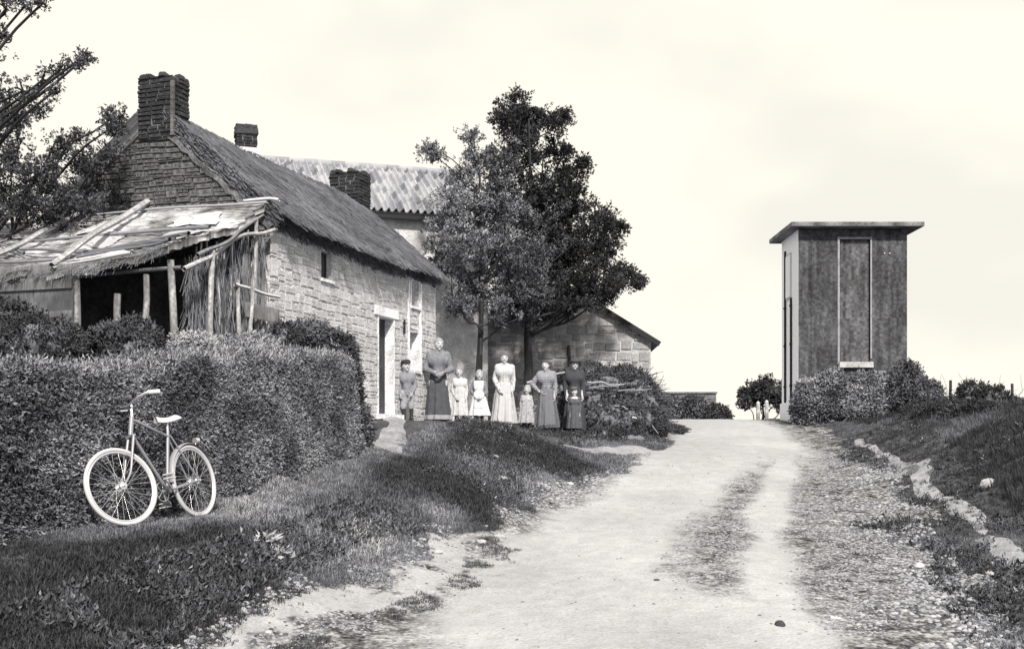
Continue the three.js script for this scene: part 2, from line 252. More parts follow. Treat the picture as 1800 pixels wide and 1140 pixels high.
// courses of stone over a plane; interval(y) lists the free stretches; place(a, y) gives the point; rank orders the pieces kept single
function layStones(parent, name, o) {
  const list = []; let y = o.y0;
  while (y < o.y1 - o.h[0] * 0.5) {
    let h = Math.min(rr(...o.h), o.y1 - y); 
    for (const [a, b] of o.interval(y + h / 2, y, y + h)) {
      let x = a; while (x < b - 0.02) { let w = rr(...o.w); if (b - x - w < o.w[0] * 0.6) w = b - x; const wob = (o.rough ?? 0) * (fbm(x * 1.3, y * 3, 2, 2) - 0.5) * h, t = rnd(), J = o.joint * rr(0.7, 1.5);
        const put = (y0, hh) => list.push({ x: x + w / 2, y: y + wob + (y0 + hh / 2) * h, w: w - J, h: hh * h - J, d: o.depth * rr(0.5, 1.4) });
        if (o.rough && t < 0.32) { const k = rr(0.35, 0.65); put(0, k); if (w > o.w[1] * 0.6 && rnd() < 0.6) { const W0 = w, x1 = x; w = W0 * rr(0.35, 0.65); put(k, 1 - k); x += w; w = W0 - w; put(k, 1 - k); x = x1; w = W0; } else put(k, 1 - k); } else put(0, o.rough ? rr(0.8, 1.08) : rr(0.92, 1));
        x += w; }
    }
    y += h;
  }
  for (const s of list) s.r = o.rank ? o.rank(s) : 0;
  list.sort((p, q) => p.r - q.r);
  const rest = [], M = new THREE.Matrix4(), Q = new THREE.Quaternion().setFromAxisAngle(QY, o.ry || 0), Z = V3(0, 0, 1);
  list.forEach((s, i) => {
    const g = STONES[(rnd() * STONES.length) | 0], p = o.place(s.x, s.y), q = Q.clone().multiply(new THREE.Quaternion().setFromAxisAngle(Z, gauss() * (o.tilt ?? 0.02)));
    if (i < (o.max ?? 300)) { const m = part(name, g, o.mats[(rnd() * o.mats.length) | 0], parent); m.position.copy(p); m.quaternion.copy(q); m.scale.set(s.w, s.h, s.d); }
    else rest.push(g.clone().applyMatrix4(M.compose(p, q, V3(s.w, s.h, s.d))));
  });
  if (rest.length) stuffPart(part('rest_of_' + name + 's', merge(rest), o.mats[1], parent));
}
function cutOut(a, b, holes, y) { let r = [[a, b]]; for (const [x0, x1, y0, y1] of holes) if (y > y0 && y < y1) { const n = []; for (const [p, q] of r) { if (x0 > p && x0 < q) n.push([p, x0]); if (x1 > p && x1 < q) n.push([x1, q]); if (x1 <= p || x0 >= q) n.push([p, q]); } r = n; } return r; }
function wallShape(pts, holes, thick) { const s = new THREE.Shape(pts.map(p => new THREE.Vector2(...p))); for (const [x0, x1, y0, y1] of holes) s.holes.push(new THREE.Path([[x0, y0], [x0, y1], [x1, y1], [x1, y0]].map(p => new THREE.Vector2(...p)))); return new THREE.ExtrudeGeometry(s, { depth: thick, bevelEnabled: false }); }
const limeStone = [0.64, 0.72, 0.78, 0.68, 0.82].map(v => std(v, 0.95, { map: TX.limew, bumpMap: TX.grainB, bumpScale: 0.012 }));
const limeWash = std(0.88, 0.95, { map: TX.limew, bumpMap: TX.grainB, bumpScale: 0.006 });
const limeMortar = std(0.66, 1, { map: TX.limew, bumpMap: TX.grainB, bumpScale: 0.02 });
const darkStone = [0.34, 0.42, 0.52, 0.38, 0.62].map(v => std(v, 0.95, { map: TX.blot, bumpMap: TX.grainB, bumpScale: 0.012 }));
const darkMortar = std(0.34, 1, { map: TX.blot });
const greyStone = [0.3, 0.36, 0.27, 0.33, 0.42].map(v => std(v, 0.95, { map: TX.blot, bumpMap: TX.grainB, bumpScale: 0.012 }));
const greyMortar = std(0.5, 1, { map: TX.limew });
const darkBrick = [0.075, 0.1, 0.12, 0.085, 0.15].map(v => std(v, 0.95, { map: TX.blot, bumpMap: TX.grainB, bumpScale: 0.008 }));
const blackish = std(0.02, 0.9), darkWood = std(0.06, 0.85, { map: TX.wood }), greyWood = std(0.3, 0.9, { map: TX.wood }), paleWood = std(0.55, 0.9, { map: TX.wood }), whitePaint = std(0.78, 0.6);
const windowGlass = new THREE.MeshPhysicalMaterial({ color: col(0.04), roughness: 0.08, metalness: 0 });

function chimney(parent, name, x0, x1, y0, y1, z0, z1, mats, cap) {
  const core = part(name, box(x0 + 0.02, x1 - 0.02, y0, y1 - 0.01, z0 + 0.02, z1 - 0.02), darkMortar, parent);
  const face = (len, ry, place) => layStones(core, 'brick', { y0, y1, h: [0.062, 0.075], w: [0.14, 0.24], joint: 0.012, depth: 0.035, ry, mats, max: 75, tilt: 0.01, interval: () => [[0, len]], place });
  face(x1 - x0, 0, (a, y) => V3(x0 + a, y, z1 - 0.025)); face(x1 - x0, Math.PI, (a, y) => V3(x0 + a, y, z0 + 0.025));
  face(z1 - z0, -Math.PI / 2, (a, y) => V3(x0 + 0.025, y, z0 + a)); face(z1 - z0, Math.PI / 2, (a, y) => V3(x1 - 0.025, y, z0 + a));
  for (let i = 0; i < 9; i++) { const u = i / 9 * 6.2832, ux = clamp(Math.cos(u) * 1.4, -1, 1), uz = clamp(Math.sin(u) * 1.4, -1, 1), b = part('brick', STONES[i], mats[i % 5], core); if (i % 4 === 3) { core.remove(b); continue; } b.rotation.x = -Math.PI / 2; b.scale.set(rr(0.13, 0.2), rr(0.09, 0.12), rr(0.05, 0.075)); b.position.set((x0 + x1) / 2 + ux * ((x1 - x0) / 2 - 0.06), y1 - 0.015, (z0 + z1) / 2 + uz * ((z1 - z0) / 2 - 0.05)); }
  if (cap) { const g = merge([box(x0 - 0.02, x1 + 0.02, y1 - 0.2, y1 - 0.04, z0 - 0.02, z1 + 0.02), box(x0 - 0.01, x1 + 0.01, y1 - 0.04, y1 + 0.03, z0 - 0.01, z1 + 0.01)]); const p = g.attributes.position; for (let i = 0; i < p.count; i++) { const s = (n3(p.getX(i) * 9, p.getY(i) * 9, p.getZ(i) * 9) - 0.5) * 0.04; p.setXYZ(i, p.getX(i) + s, p.getY(i) + s * 0.8, p.getZ(i) + s); } part('cap_course', g, mats[1], core); }
  return core;
}

// ---------------------------------------------------------------- the thatched cottage
const HU = [0.32, 0.947];                                         // its front runs this way (X, D)
const house = thing('thatched_cottage', 'low whitewashed stone cottage with thatched roof and chimney at each gable', 'cottage', W(-3.42, 16.2, 0.45), Math.atan2(HU[1], HU[0]));
const HL = 6.1, HWID = 4.08, EAVE = 2.72, APEX = 4.4;
{
  const holes = [[3.52, 4.15, 0.12, 1.82], [1.48, 1.82, 2.17, 2.6], [4.92, 5.28, 2.15, 2.62], [4.8, 5.26, 0.97, 1.74]];
  // front wall (z = 0), near gable (x = 0), far gable, back wall
  const front = part('front_wall', wallShape([[0.002, -0.6], [HL, -0.6], [HL, EAVE], [0.002, EAVE]], holes, 0.4).translate(0, 0, -0.41), limeMortar, house);
  const hid = (s) => (s.y < 1.05 && s.x < 3 ? 100 : 0) + s.x;
  layStones(house, 'stone', { y0: -0.3, y1: EAVE, h: [0.09, 0.18], w: [0.11, 0.32], joint: 0.016, depth: 0.016, rough: 1.1, mats: limeStone, rank: hid, interval: (y) => cutOut(-0.035, HL, holes, y), place: (a, y) => V3(a, y, -0.014), tilt: 0.05 });
  const gable = wallShape([[0.014, -0.6], [HWID, -0.6], [HWID, EAVE], [HWID / 2, APEX], [0.014, EAVE]], [], 0.4);
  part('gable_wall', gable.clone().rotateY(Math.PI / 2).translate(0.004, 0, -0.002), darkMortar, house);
  part('gable_wall', gable.clone().rotateY(Math.PI / 2).translate(HL - 0.406, 0, -0.002), greyMortar, house);
  part('back_wall', box(0.41, HL - 0.41, -0.6, EAVE, -HWID, -HWID + 0.4), greyMortar, house);
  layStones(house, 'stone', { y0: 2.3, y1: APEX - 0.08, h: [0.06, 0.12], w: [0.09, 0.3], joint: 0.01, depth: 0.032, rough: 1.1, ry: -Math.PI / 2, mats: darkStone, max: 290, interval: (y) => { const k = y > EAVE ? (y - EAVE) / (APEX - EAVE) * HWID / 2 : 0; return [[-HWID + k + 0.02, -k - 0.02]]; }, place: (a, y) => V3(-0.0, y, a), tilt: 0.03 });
  // pale mortar fillet under the thatch of the near gable
  for (const s of [0, 1]) { const a = V3(-0.03, EAVE - 0.05, s ? -HWID : 0.0), b = V3(-0.03, APEX + 0.02, -HWID / 2); const d = b.clone().sub(a), L = d.length(); const g = new THREE.BoxGeometry(0.05, 0.075, L, 1, 1, 24); const p = g.attributes.position; for (let i = 0; i < p.count; i++) p.setY(i, p.getY(i) + (n3(p.getZ(i) * 7, s * 9, 2) - 0.5) * 0.07); g.computeVertexNormals(); const f = part('mortar_fillet', boxUV(g), greyStone[1], house); f.position.copy(a.clone().add(b).multiplyScalar(0.5)); f.quaternion.setFromUnitVectors(V3(0, 0, 1), d.normalize()); }
  // door: whitewashed reveals, plank leaf set back
  const reveal = (h, dep) => { const [x0, x1, y0, y1] = h; part('reveal', merge([box(x1 - 0.012, x1 + 0.03, y0, y1, -dep, 0.004), box(x0 - 0.03, x0 + 0.012, y0, y1, -dep, 0.004), box(x0 + 0.012, x1 - 0.012, y1 - 0.012, y1 + 0.03, -dep, 0.004)]), limeWash, house); };
  reveal(holes[0], 0.17); reveal(holes[2], 0.24); reveal(holes[3], 0.26);
  const door = new THREE.Group(); door.name = 'door'; house.add(door);
  for (let i = 0; i < 5; i++) part('plank', box(3.53 + i * 0.122, 3.53 + i * 0.122 + 0.118, 0.14, 1.8, -0.21, -0.175 + rr(0, 0.006)), darkWood, door);
  part('latch', box(3.6, 3.63, 0.9, 1.02, -0.17, -0.15), blackish, door);
  part('threshold', box(3.44, 4.24, -0.05, 0.125, -0.3, 0.16), limeStone[4], house);
  part('lintel', box(3.36, 4.32, 1.822, 1.98, -0.3, 0.022), limeWash, house);
  for (const [i, dep] of [[1, 0.1], [2, 0.24], [3, 0.26]]) {
    const [x0, x1, y0, y1] = holes[i], w = new THREE.Group(); w.name = 'window'; house.add(w); const m = (x0 + x1) / 2, fm = i === 1 ? darkWood : whitePaint;
    part('pane', box(x0 + 0.03, m - 0.012, y0 + 0.03, y1 - 0.03, -dep - 0.02, -dep - 0.012), windowGlass, w); part('pane', box(m + 0.012, x1 - 0.03, y0 + 0.03, y1 - 0.03, -dep - 0.02, -dep - 0.012), windowGlass, w);
    part('frame', merge([box(x0, x0 + 0.03, y0, y1, -dep - 0.03, -dep), box(x1 - 0.03, x1, y0, y1, -dep - 0.03, -dep), box(x0 + 0.03, x1 - 0.03, y0, y0 + 0.03, -dep - 0.03, -dep), box(x0 + 0.03, x1 - 0.03, y1 - 0.03, y1, -dep - 0.03, -dep), box(m - 0.012, m + 0.012, y0 + 0.03, y1 - 0.03, -dep - 0.025, -dep - 0.003)]), fm, w);
    part('sill', box(x0 - 0.04, x1 + 0.04, y0 - 0.05, y0 - 0.001, -dep, 0.035), limeWash, w);
  }
  part('surround', merge([box(4.76, 4.81, 0.9, 2.6, -0.02, 0.021), box(5.3, 5.36, 0.9, 2.6, -0.02, 0.021)]), limeWash, house);
  part('wall_anchor', box(4.55, 4.58, 1.6, 1.85, 0.0, 0.035), blackish, house);
  // thatch: a thick shaggy coat, closed cross-section swept along the ridge
  const SL = (APEX - EAVE) / (HWID / 2), ang = Math.atan(SL), TH = 0.23, ov = 0.0;
  const loop = []; const yz = (t, off) => { // t 0 = front eave edge .. 1 = ridge; off = height over rafters
    const z0 = ov, z1 = -HWID / 2, z = lerp(z0, z1, t), y = EAVE - ov * SL + (z0 - z) * SL; return [z - 0 + off * Math.sin(ang) * 1, y + off * Math.cos(ang)]; };
  const N = 34; for (let i = 0; i <= N; i++) { const t = i / N; loop.push(yz(t, TH * (t < 0.02 ? 0.75 : 1) + 0.03 * Math.sin(t * 3))); }
  const mir = (p) => [-HWID - p[0], p[1]];
  const right = loop.slice(); right[N] = [-HWID / 2, APEX + TH / Math.cos(ang) * 0.86]; const left = right.slice(0, N).map(mir).reverse();
  const inner = [mir(yz(0, 0.0)), mir(yz(0.98, 0.0)), [-HWID / 2, APEX + 0.0], yz(0.98, 0.0), yz(0, 0.0)];
  const ring = [...right, ...left, ...inner]; const R = ring.length, S = 76, x0 = -0.02, x1 = HL - 0.04, P = [], U = [], I = [];
  const sag = (x) => -0.07 * Math.sin(Math.PI * clamp((x - x0) / (x1 - x0))) ;
  for (let s = 0; s <= S; s++) { const x = lerp(x0, x1, s / S); ring.forEach(([z, y], k) => { const outer = k < right.length + left.length, lump = outer ? (fbm(x * 1.3, k * 0.12, 4, 3) - 0.5) * 0.12 + (n3(x * 7, k * 0.6, 2) - 0.5) * 0.035 : 0; const e = k < 3 ? (fbm(x * 2.2, 3, 1, 3) - 0.5) * 0.14 : 0; P.push(x + (s === 0 || s === S ? (n3(k * 0.8, s, 4) - 0.5) * 0.06 : 0), y + sag(x) + lump * Math.cos(ang) + e, z + lump * 0.5 * (z > -HWID / 2 ? 1 : -1)); U.push(x, k * 0.085); }); }
  for (let s = 0; s < S; s++) for (let k = 0; k < R; k++) { const a = s * R + k, b = s * R + (k + 1) % R, c = a + R, d = b + R; I.push(a, c, b, b, c, d); }
  const tri = THREE.ShapeUtils.triangulateShape(ring.map(p => new THREE.Vector2(p[0], p[1])), []); for (const [a, b, c] of tri) { I.push(a, b, c); I.push(S * R + a, S * R + c, S * R + b); }
  const g = new THREE.BufferGeometry(); g.setAttribute('position', new THREE.Float32BufferAttribute(P, 3)); g.setAttribute('uv', new THREE.Float32BufferAttribute(U, 2)); g.setIndex(I); g.computeVertexNormals();
  const thTex = greyTex(512, (u, v) => 0.35 + 0.65 * (0.55 * pn(u, v * 0.14, 112, 71) + 0.45 * pf(u, v, 6, 75, 4)), 1.6);
  const roof = part('thatched_roof', g, new THREE.MeshStandardMaterial({ color: col(0.2), roughness: 1, map: thTex, bumpMap: thTex, bumpScale: 0.03 }), house);
  // straw laid down the slope, frayed at eave and verge
  const straw = new THREE.BoxGeometry(0.009, 0.3, 0.007); straw.translate(0, -0.15, 0); const L1 = [];
  const dn = V3(0, -Math.sin(ang), Math.cos(ang)), out = V3(0, Math.cos(ang), Math.sin(ang));
  const ptAt = (x, t, off) => { const [z, y] = yz(t, TH + 0.03 * Math.sin(t * 3) + off); return V3(x, y + sag(x) + (fbm(x * 1.3, t * N * 0.12, 4, 3) - 0.5) * 0.09, z); };
  const add = (p, d, sc) => { const q = new THREE.Quaternion().setFromUnitVectors(V3(0, -1, 0), d.normalize()); const tone = fbm(p.x * 1.4, p.y * 1.8, p.z, 3); L1.push([p, q, sc, col(clamp((0.06 + 0.16 * (tone - 0.2)) * rr(0.45, 1.7), 0.025, 0.3))]); };
  for (let i = 0; i < 22000; i++) { const x = rr(x0, x1), t = 1 - Math.pow(rnd(), 0.9); add(ptAt(x, t, rr(-0.03, 0.015)), dn.clone().add(V3(gauss() * 0.4, 0, 0)).addScaledVector(out, rr(-0.03, 0.07)), V3(1, rr(0.4, 1.1), 1)); }
  for (let i = 0; i < 4200; i++) { const x = rr(x0, x1); add(ptAt(x, rr(0, 0.06), rr(-0.26, 0.0)), dn.clone().add(V3(gauss() * 0.3, rr(-0.6, 0.1), rr(-0.3, 0.1))), V3(1.1, rr(0.2, 0.5), 1.1)); }
  for (let i = 0; i < 2600; i++) { const e = rnd() < 0.65, x = (e ? x0 : x1) + rr(-0.02, 0.05) * (e ? 1 : -1); add(ptAt(x, rnd(), rr(-0.24, 0.01)), dn.clone().add(V3((e ? -1 : 1) * rr(0, 0.35), gauss() * 0.2, 0)), V3(1.1, rr(0.2, 0.55), 1.1)); }
  for (let i = 0; i < 1500; i++) { const x = rr(x0, x1); add(V3(x, APEX + 0.24 + sag(x) + rr(-0.06, 0.03), -HWID / 2 + rr(-0.06, 0.06)), V3(gauss() * 0.5, -0.6, rr(-1, 1)), V3(1, rr(0.2, 0.6), 1)); }
  for (let i = 0; i < 2500; i++) { const p = ptAt(rr(x0, x1), rr(0, 0.97), rr(-0.03, 0.02)); p.z = -HWID - p.z; add(p, V3(gauss() * 0.16, dn.y, -dn.z), V3(1, rr(0.5, 1.1), 1)); }
  instances('straw', straw, white, L1, roof);
  const ch1 = chimney(house, 'chimney', -0.07, 0.36, 4.1, 5.02, -2.22, -1.62, darkBrick, false);
  // the lit arris of the chimney, put into the colour of a pale strip
  part('lit_corner', boxUV(new THREE.BoxGeometry(0.045, 0.8, 0.05, 1, 1, 1)).translate(-0.066, 4.52, -1.615), greyStone[4], ch1);
  chimney(house, 'chimney', HL - 0.2, HL + 0.34, 3.6, 4.98, -2.2, -1.55, darkBrick, false);
}
const hp = (x, y, z) => house.localToWorld(V3(x, y, z)); house.updateMatrixWorld(true);

// ---------------------------------------------------------------- the lean-to against the near gable
{
  const shed = thing('lean_to_shed', 'tumbledown lean-to of crooked poles and patched straw matting against dark gable', 'shed', W(-3.42, 16.2, 0.2), Math.atan2(HU[1], HU[0]));
  const Y0 = 0.25;                                              // offset from the house's zero
  const yTop = 3.05 + Y0, yEave = 1.86 + Y0, run = 2.35, ZR = -0.12, ZL = -6.6;
  const rY = (s, z) => lerp(yTop, yEave, s) + 0.1 * Math.sin(z * 1.7 + s * 2) * s - 0.09 * Math.sin(s * Math.PI) + (fbm(s * 3, z * 1.4, 3, 3) - 0.5) * 0.2 * sstep(0, 0.2, s);
  // undulating matting
  const nu = 40, nv = 90, P = [], U = [], I = [];
  for (const top of [1, 0]) for (let i = 0; i <= nu; i++) for (let j = 0; j <= nv; j++) { const s = i / nu, ragged = (fbm(j * 0.22, 3, 3, 3) - 0.5) * 0.4 * s, side = (n3(i * 0.5, 8) - 0.5) * 0.16 * (j === 0 ? 1 : 0); const z = lerp(ZR + 0.16 * s + side, ZL, j / nv); P.push(-0.03 - (run + ragged) * s, rY(s, z) - (top ? 0 : 0.09) + (n3(i * 0.9, j * 0.9, top) - 0.5) * 0.035, z); U.push(z, s * run); }
  const Q = (nu + 1) * (nv + 1); for (let i = 0; i < nu; i++) for (let j = 0; j < nv; j++) { const a = i * (nv + 1) + j, b = a + 1, c = a + nv + 1, d = c + 1; I.push(a, b, c, b, d, c, Q + a, Q + c, Q + b, Q + b, Q + c, Q + d); }
  const edge = (a, b) => I.push(a, Q + a, b, b, Q + a, Q + b);
  for (let j = 0; j < nv; j++) { edge(nu * (nv + 1) + j, nu * (nv + 1) + j + 1); edge(j, j + 1); } for (let i = 0; i < nu; i++) { edge(i * (nv + 1), (i + 1) * (nv + 1)); edge(i * (nv + 1) + nv, (i + 1) * (nv + 1) + nv); }
  const g = new THREE.BufferGeometry(); g.setAttribute('position', new THREE.Float32BufferAttribute(P, 3)); g.setAttribute('uv', new THREE.Float32BufferAttribute(U, 2)); g.setIndex(I); g.computeVertexNormals();
  const matTex = greyTex(512, (u, v) => { const a = pf(u, v, 4, 81, 5), b = pn(u * 0.2, v, 80, 85); return 0.45 + 0.6 * sstep(0.3, 0.66, a) * 0.8 + 0.26 * (b - 0.5); }, 2.6);
  const roof = part('matting_roof', g, new THREE.MeshStandardMaterial({ color: col(0.58), roughness: 1, map: matTex, bumpMap: matTex, bumpScale: 0.03 }), shed);
  // pale rags and patches
  const patch = (s0, z0, w, h, v) => { const pp = [], ii = [], n = 8; for (let i = 0; i <= n; i++) for (let j = 0; j <= n; j++) { const u = i / n - 0.5, q = j / n - 0.5, a = Math.atan2(q, u), k = 1 + 0.4 * (n3(Math.cos(a) * 2 + z0, Math.sin(a) * 2, s0 * 9) - 0.5) * 2 * Math.hypot(u, q); const s = clamp(s0 + u * h * k / run, 0.02, 0.99), z = z0 + q * w * k; const rag = Math.max(Math.abs(u), Math.abs(q)) > 0.49 ? -0.02 : 0; pp.push(-0.03 - run * s, rY(s, z) + 0.035 + 0.03 * n3(i * 0.8, j * 0.8, z0) + rag, z); } for (let i = 0; i < n; i++) for (let j = 0; j < n; j++) { const a = i * (n + 1) + j; ii.push(a, a + 1, a + n + 1, a + 1, a + n + 2, a + n + 1); } const q = new THREE.BufferGeometry(); q.setAttribute('position', new THREE.Float32BufferAttribute(pp, 3)); q.setIndex(ii); q.computeVertexNormals(); part('rag', q, std(v, 1), shed); };
  patch(0.22, -0.9, 0.75, 0.28, 0.5); patch(0.5, -0.7, 0.8, 0.6, 0.38); patch(0.25, -2.9, 1.0, 0.5, 0.46); patch(0.3, -3.9, 1.2, 0.45, 0.44); patch(0.75, -1.4, 0.9, 0.35, 0.5); patch(0.7, -3.9, 0.9, 0.3, 0.45); patch(0.93, -4.2, 1.1, 0.2, 0.5); patch(0.45, -2.0, 0.5, 0.4, 0.4);
  // long rods lying along the roof, poles down the slope
  const rp = (s, z, dy = 0.05) => V3(-0.03 - run * s, rY(s, z) + dy, z);
  const rod = (list, r0, r1, v) => { part('rod', taperTube(list.map(([s, z, dy]) => rp(s, z, (dy ?? 0.04) + r0)), r0, r1, 6, list.length * 5), std(v, 0.9), shed); };
  rod([[0.06, 0.02, 0.03], [0.07, -0.6], [0.04, -1.8], [0.08, -3.2], [0.1, -4.6]], 0.02, 0.012, 0.34);
  rod([[0.02, 0.16, 0.0], [0.01, 0.0, 0.02], [0.03, -0.4]], 0.025, 0.02, 0.6);
  rod([[0.52, -0.2], [0.42, -0.8], [0.4, -1.6], [0.46, -2.4], [0.52, -3.4], [0.5, -4.6]], 0.026, 0.016, 0.2);
  rod([[0.78, -0.1], [0.62, -0.7], [0.6, -1.3], [0.64, -2.0], [0.62, -2.8], [0.7, -3.8]], 0.028, 0.016, 0.14);
  rod([[0.98, -0.05], [0.86, -0.5], [0.78, -1.3], [0.8, -2.0], [0.86, -2.7], [0.93, -3.7]], 0.026, 0.014, 0.16);
  rod([[0.72, -0.4], [0.66, -1.4], [0.72, -2.4], [0.66, -3.4]], 0.016, 0.01, 0.12);
  rod([[0.99, -0.6], [0.97, -1.6], [0.98, -2.4]], 0.022, 0.016, 0.45);
  rod([[0.3, -3.0], [0.33, -4.0], [0.28, -5.2]], 0.016, 0.01, 0.16); rod([[0.68, -2.9], [0.55, -3.6], [0.36, -4.2]], 0.02, 0.012, 0.15);
  const pole = (a, b, r0, r1, v, bend = 0.04) => part('pole', crooked(a, b, r0, r1, bend), std(v, 0.9, { map: TX.wood }), shed);
  pole(rp(-0.12, -2.12, 0.12), rp(1.02, -1.75, 0.1), 0.05, 0.04, 0.62); pole(rp(0.0, -3.1, 0.1), rp(1.08, -3.1, 0.1), 0.045, 0.035, 0.66);
  pole(rp(0.7, -1.9, 0.08), rp(1.03, -1.72, 0.06), 0.028, 0.02, 0.6); pole(rp(0.3, -3.9, 0.08), rp(0.95, -4.5, 0.08), 0.02, 0.014, 0.2);
  pole(V3(-2.3, yEave - 0.12, 0.13), V3(0.02, 2.66 + Y0, 0.06), 0.034, 0.028, 0.62, 0.1);
  pole(V3(-1.9, yEave + 0.12, 0.05), V3(-0.2, 2.82 + Y0, -0.02), 0.028, 0.018, 0.3, 0.08);
  pole(V3(-2.3, yEave - 0.1, 0.1), V3(-2.28, yEave - 0.06, -6), 0.03, 0.03, 0.16, 0.1);
  // posts
  const post = (x, z, y1, r, v, lean = 0) => part('post', crooked(V3(x, -0.3, z), V3(x + lean, y1 + Y0, z + lean * 0.6), r, r * 0.85, 0.05), std(v, 0.9, { map: TX.wood }), shed);
  post(-2.25, -0.02, 1.86, 0.05, 0.5, -0.06); post(-2.3, -0.42, 1.7, 0.045, 0.4); post(-2.5, -0.72, 1.45, 0.05, 0.42, 0.02); post(-2.28, -1.5, 1.8, 0.06, 0.4); post(-1.5, 0.05, 2.1, 0.045, 0.62, -0.03); post(-0.35, 0.02, 2.75, 0.035, 0.5, -0.05); post(-2.3, -3.2, 1.8, 0.06, 0.3); post(-2.3, -5.0, 1.8, 0.06, 0.3); post(-1.05, 0.1, 1.78, 0.035, 0.6); post(-0.75, 0.14, 1.84, 0.035, 0.62);
  // boarding of the left bays
  for (const [z0, z1] of [[-3.2, -1.52], [-5.0, -3.2], [-6.7, -5.0]]) for (let k = 0; k < 7; k++) { const b = part('board', boxUV(new THREE.BoxGeometry(0.03, 0.315, z1 - z0 + 0.06)), std([0.3, 0.36, 0.26, 0.4, 0.3, 0.24, 0.33][k], 0.9, { map: TX.wood }), shed); b.position.set(-2.36 + (k % 2) * 0.032 + rr(-0.003, 0.003), 0.18 + k * 0.3, (z0 + z1) / 2); b.rotation.x = gauss() * 0.008; }
  // back of the bay: straw packed in the dark; side wall of upright sticks and slats
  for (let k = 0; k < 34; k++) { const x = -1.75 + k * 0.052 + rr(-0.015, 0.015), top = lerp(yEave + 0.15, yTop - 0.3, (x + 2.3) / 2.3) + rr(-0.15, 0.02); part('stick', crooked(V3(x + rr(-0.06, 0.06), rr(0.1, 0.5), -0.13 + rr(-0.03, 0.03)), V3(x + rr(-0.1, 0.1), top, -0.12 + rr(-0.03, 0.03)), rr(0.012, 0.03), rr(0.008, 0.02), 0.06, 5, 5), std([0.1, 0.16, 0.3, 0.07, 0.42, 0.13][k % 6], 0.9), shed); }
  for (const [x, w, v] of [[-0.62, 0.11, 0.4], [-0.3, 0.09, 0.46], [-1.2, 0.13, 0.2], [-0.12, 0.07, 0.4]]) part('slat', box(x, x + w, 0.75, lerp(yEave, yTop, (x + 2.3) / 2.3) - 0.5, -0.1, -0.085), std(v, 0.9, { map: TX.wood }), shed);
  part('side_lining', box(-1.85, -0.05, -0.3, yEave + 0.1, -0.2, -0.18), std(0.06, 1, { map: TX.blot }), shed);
  part('rail', crooked(V3(-1.15, 1.96, 0.12), V3(-0.03, 1.93, 0.14), 0.026, 0.022, 0.03), std(0.55, 0.9), shed);
  part('board', boxUV(new THREE.BoxGeometry(0.85, 0.2, 0.03)).translate(-0.45, 1.66, 0.12), std(0.42, 0.9, { map: TX.wood }), shed);
  // hay hanging under the eave
  const hay = new THREE.BoxGeometry(0.005, 0.3, 0.004); hay.translate(0, -0.15, 0); const L = [];
  for (let i = 0; i < 2600; i++) { const z = rr(-0.1, -5.5), s = rr(0.9, 1.015); L.push([rp(s, z, rr(-0.08, 0.03)), quatTo(V3(rr(0.2, 2.2), rr(0.2, 1.4), gauss() * 1.3).normalize(), rr(0, 6)), V3(0.9, rr(0.12, 0.5), 0.9), col(rr(0.08, 0.3))]); }
  for (let i = 0; i < 700; i++) { const z = rr(-0.1, -5.5), s = rr(0.02, 0.98), a = rr(0, 6.28); L.push([rp(s, z, rr(0.0, 0.03)), quatTo(V3(Math.cos(a), 0.12, Math.sin(a)), 0), V3(1, rr(0.3, 1.1), 1), col(rr(0.12, 0.6))]); }
  for (let i = 0; i < 1500; i++) { const x = rr(-1.9, 0); L.push([V3(x, rr(0.5, lerp(yEave, yTop - 0.4, (x + 2.3) / 2.3)), rr(-0.14, -0.06)), quatTo(V3(gauss() * 0.35, 1, rr(-0.2, 0.4)), 0), V3(1.2, rr(0.6, 1.6), 1.2), col(rr(0.05, 0.3))]); }
  instances('loose_straw', hay, white, L, shed);
}

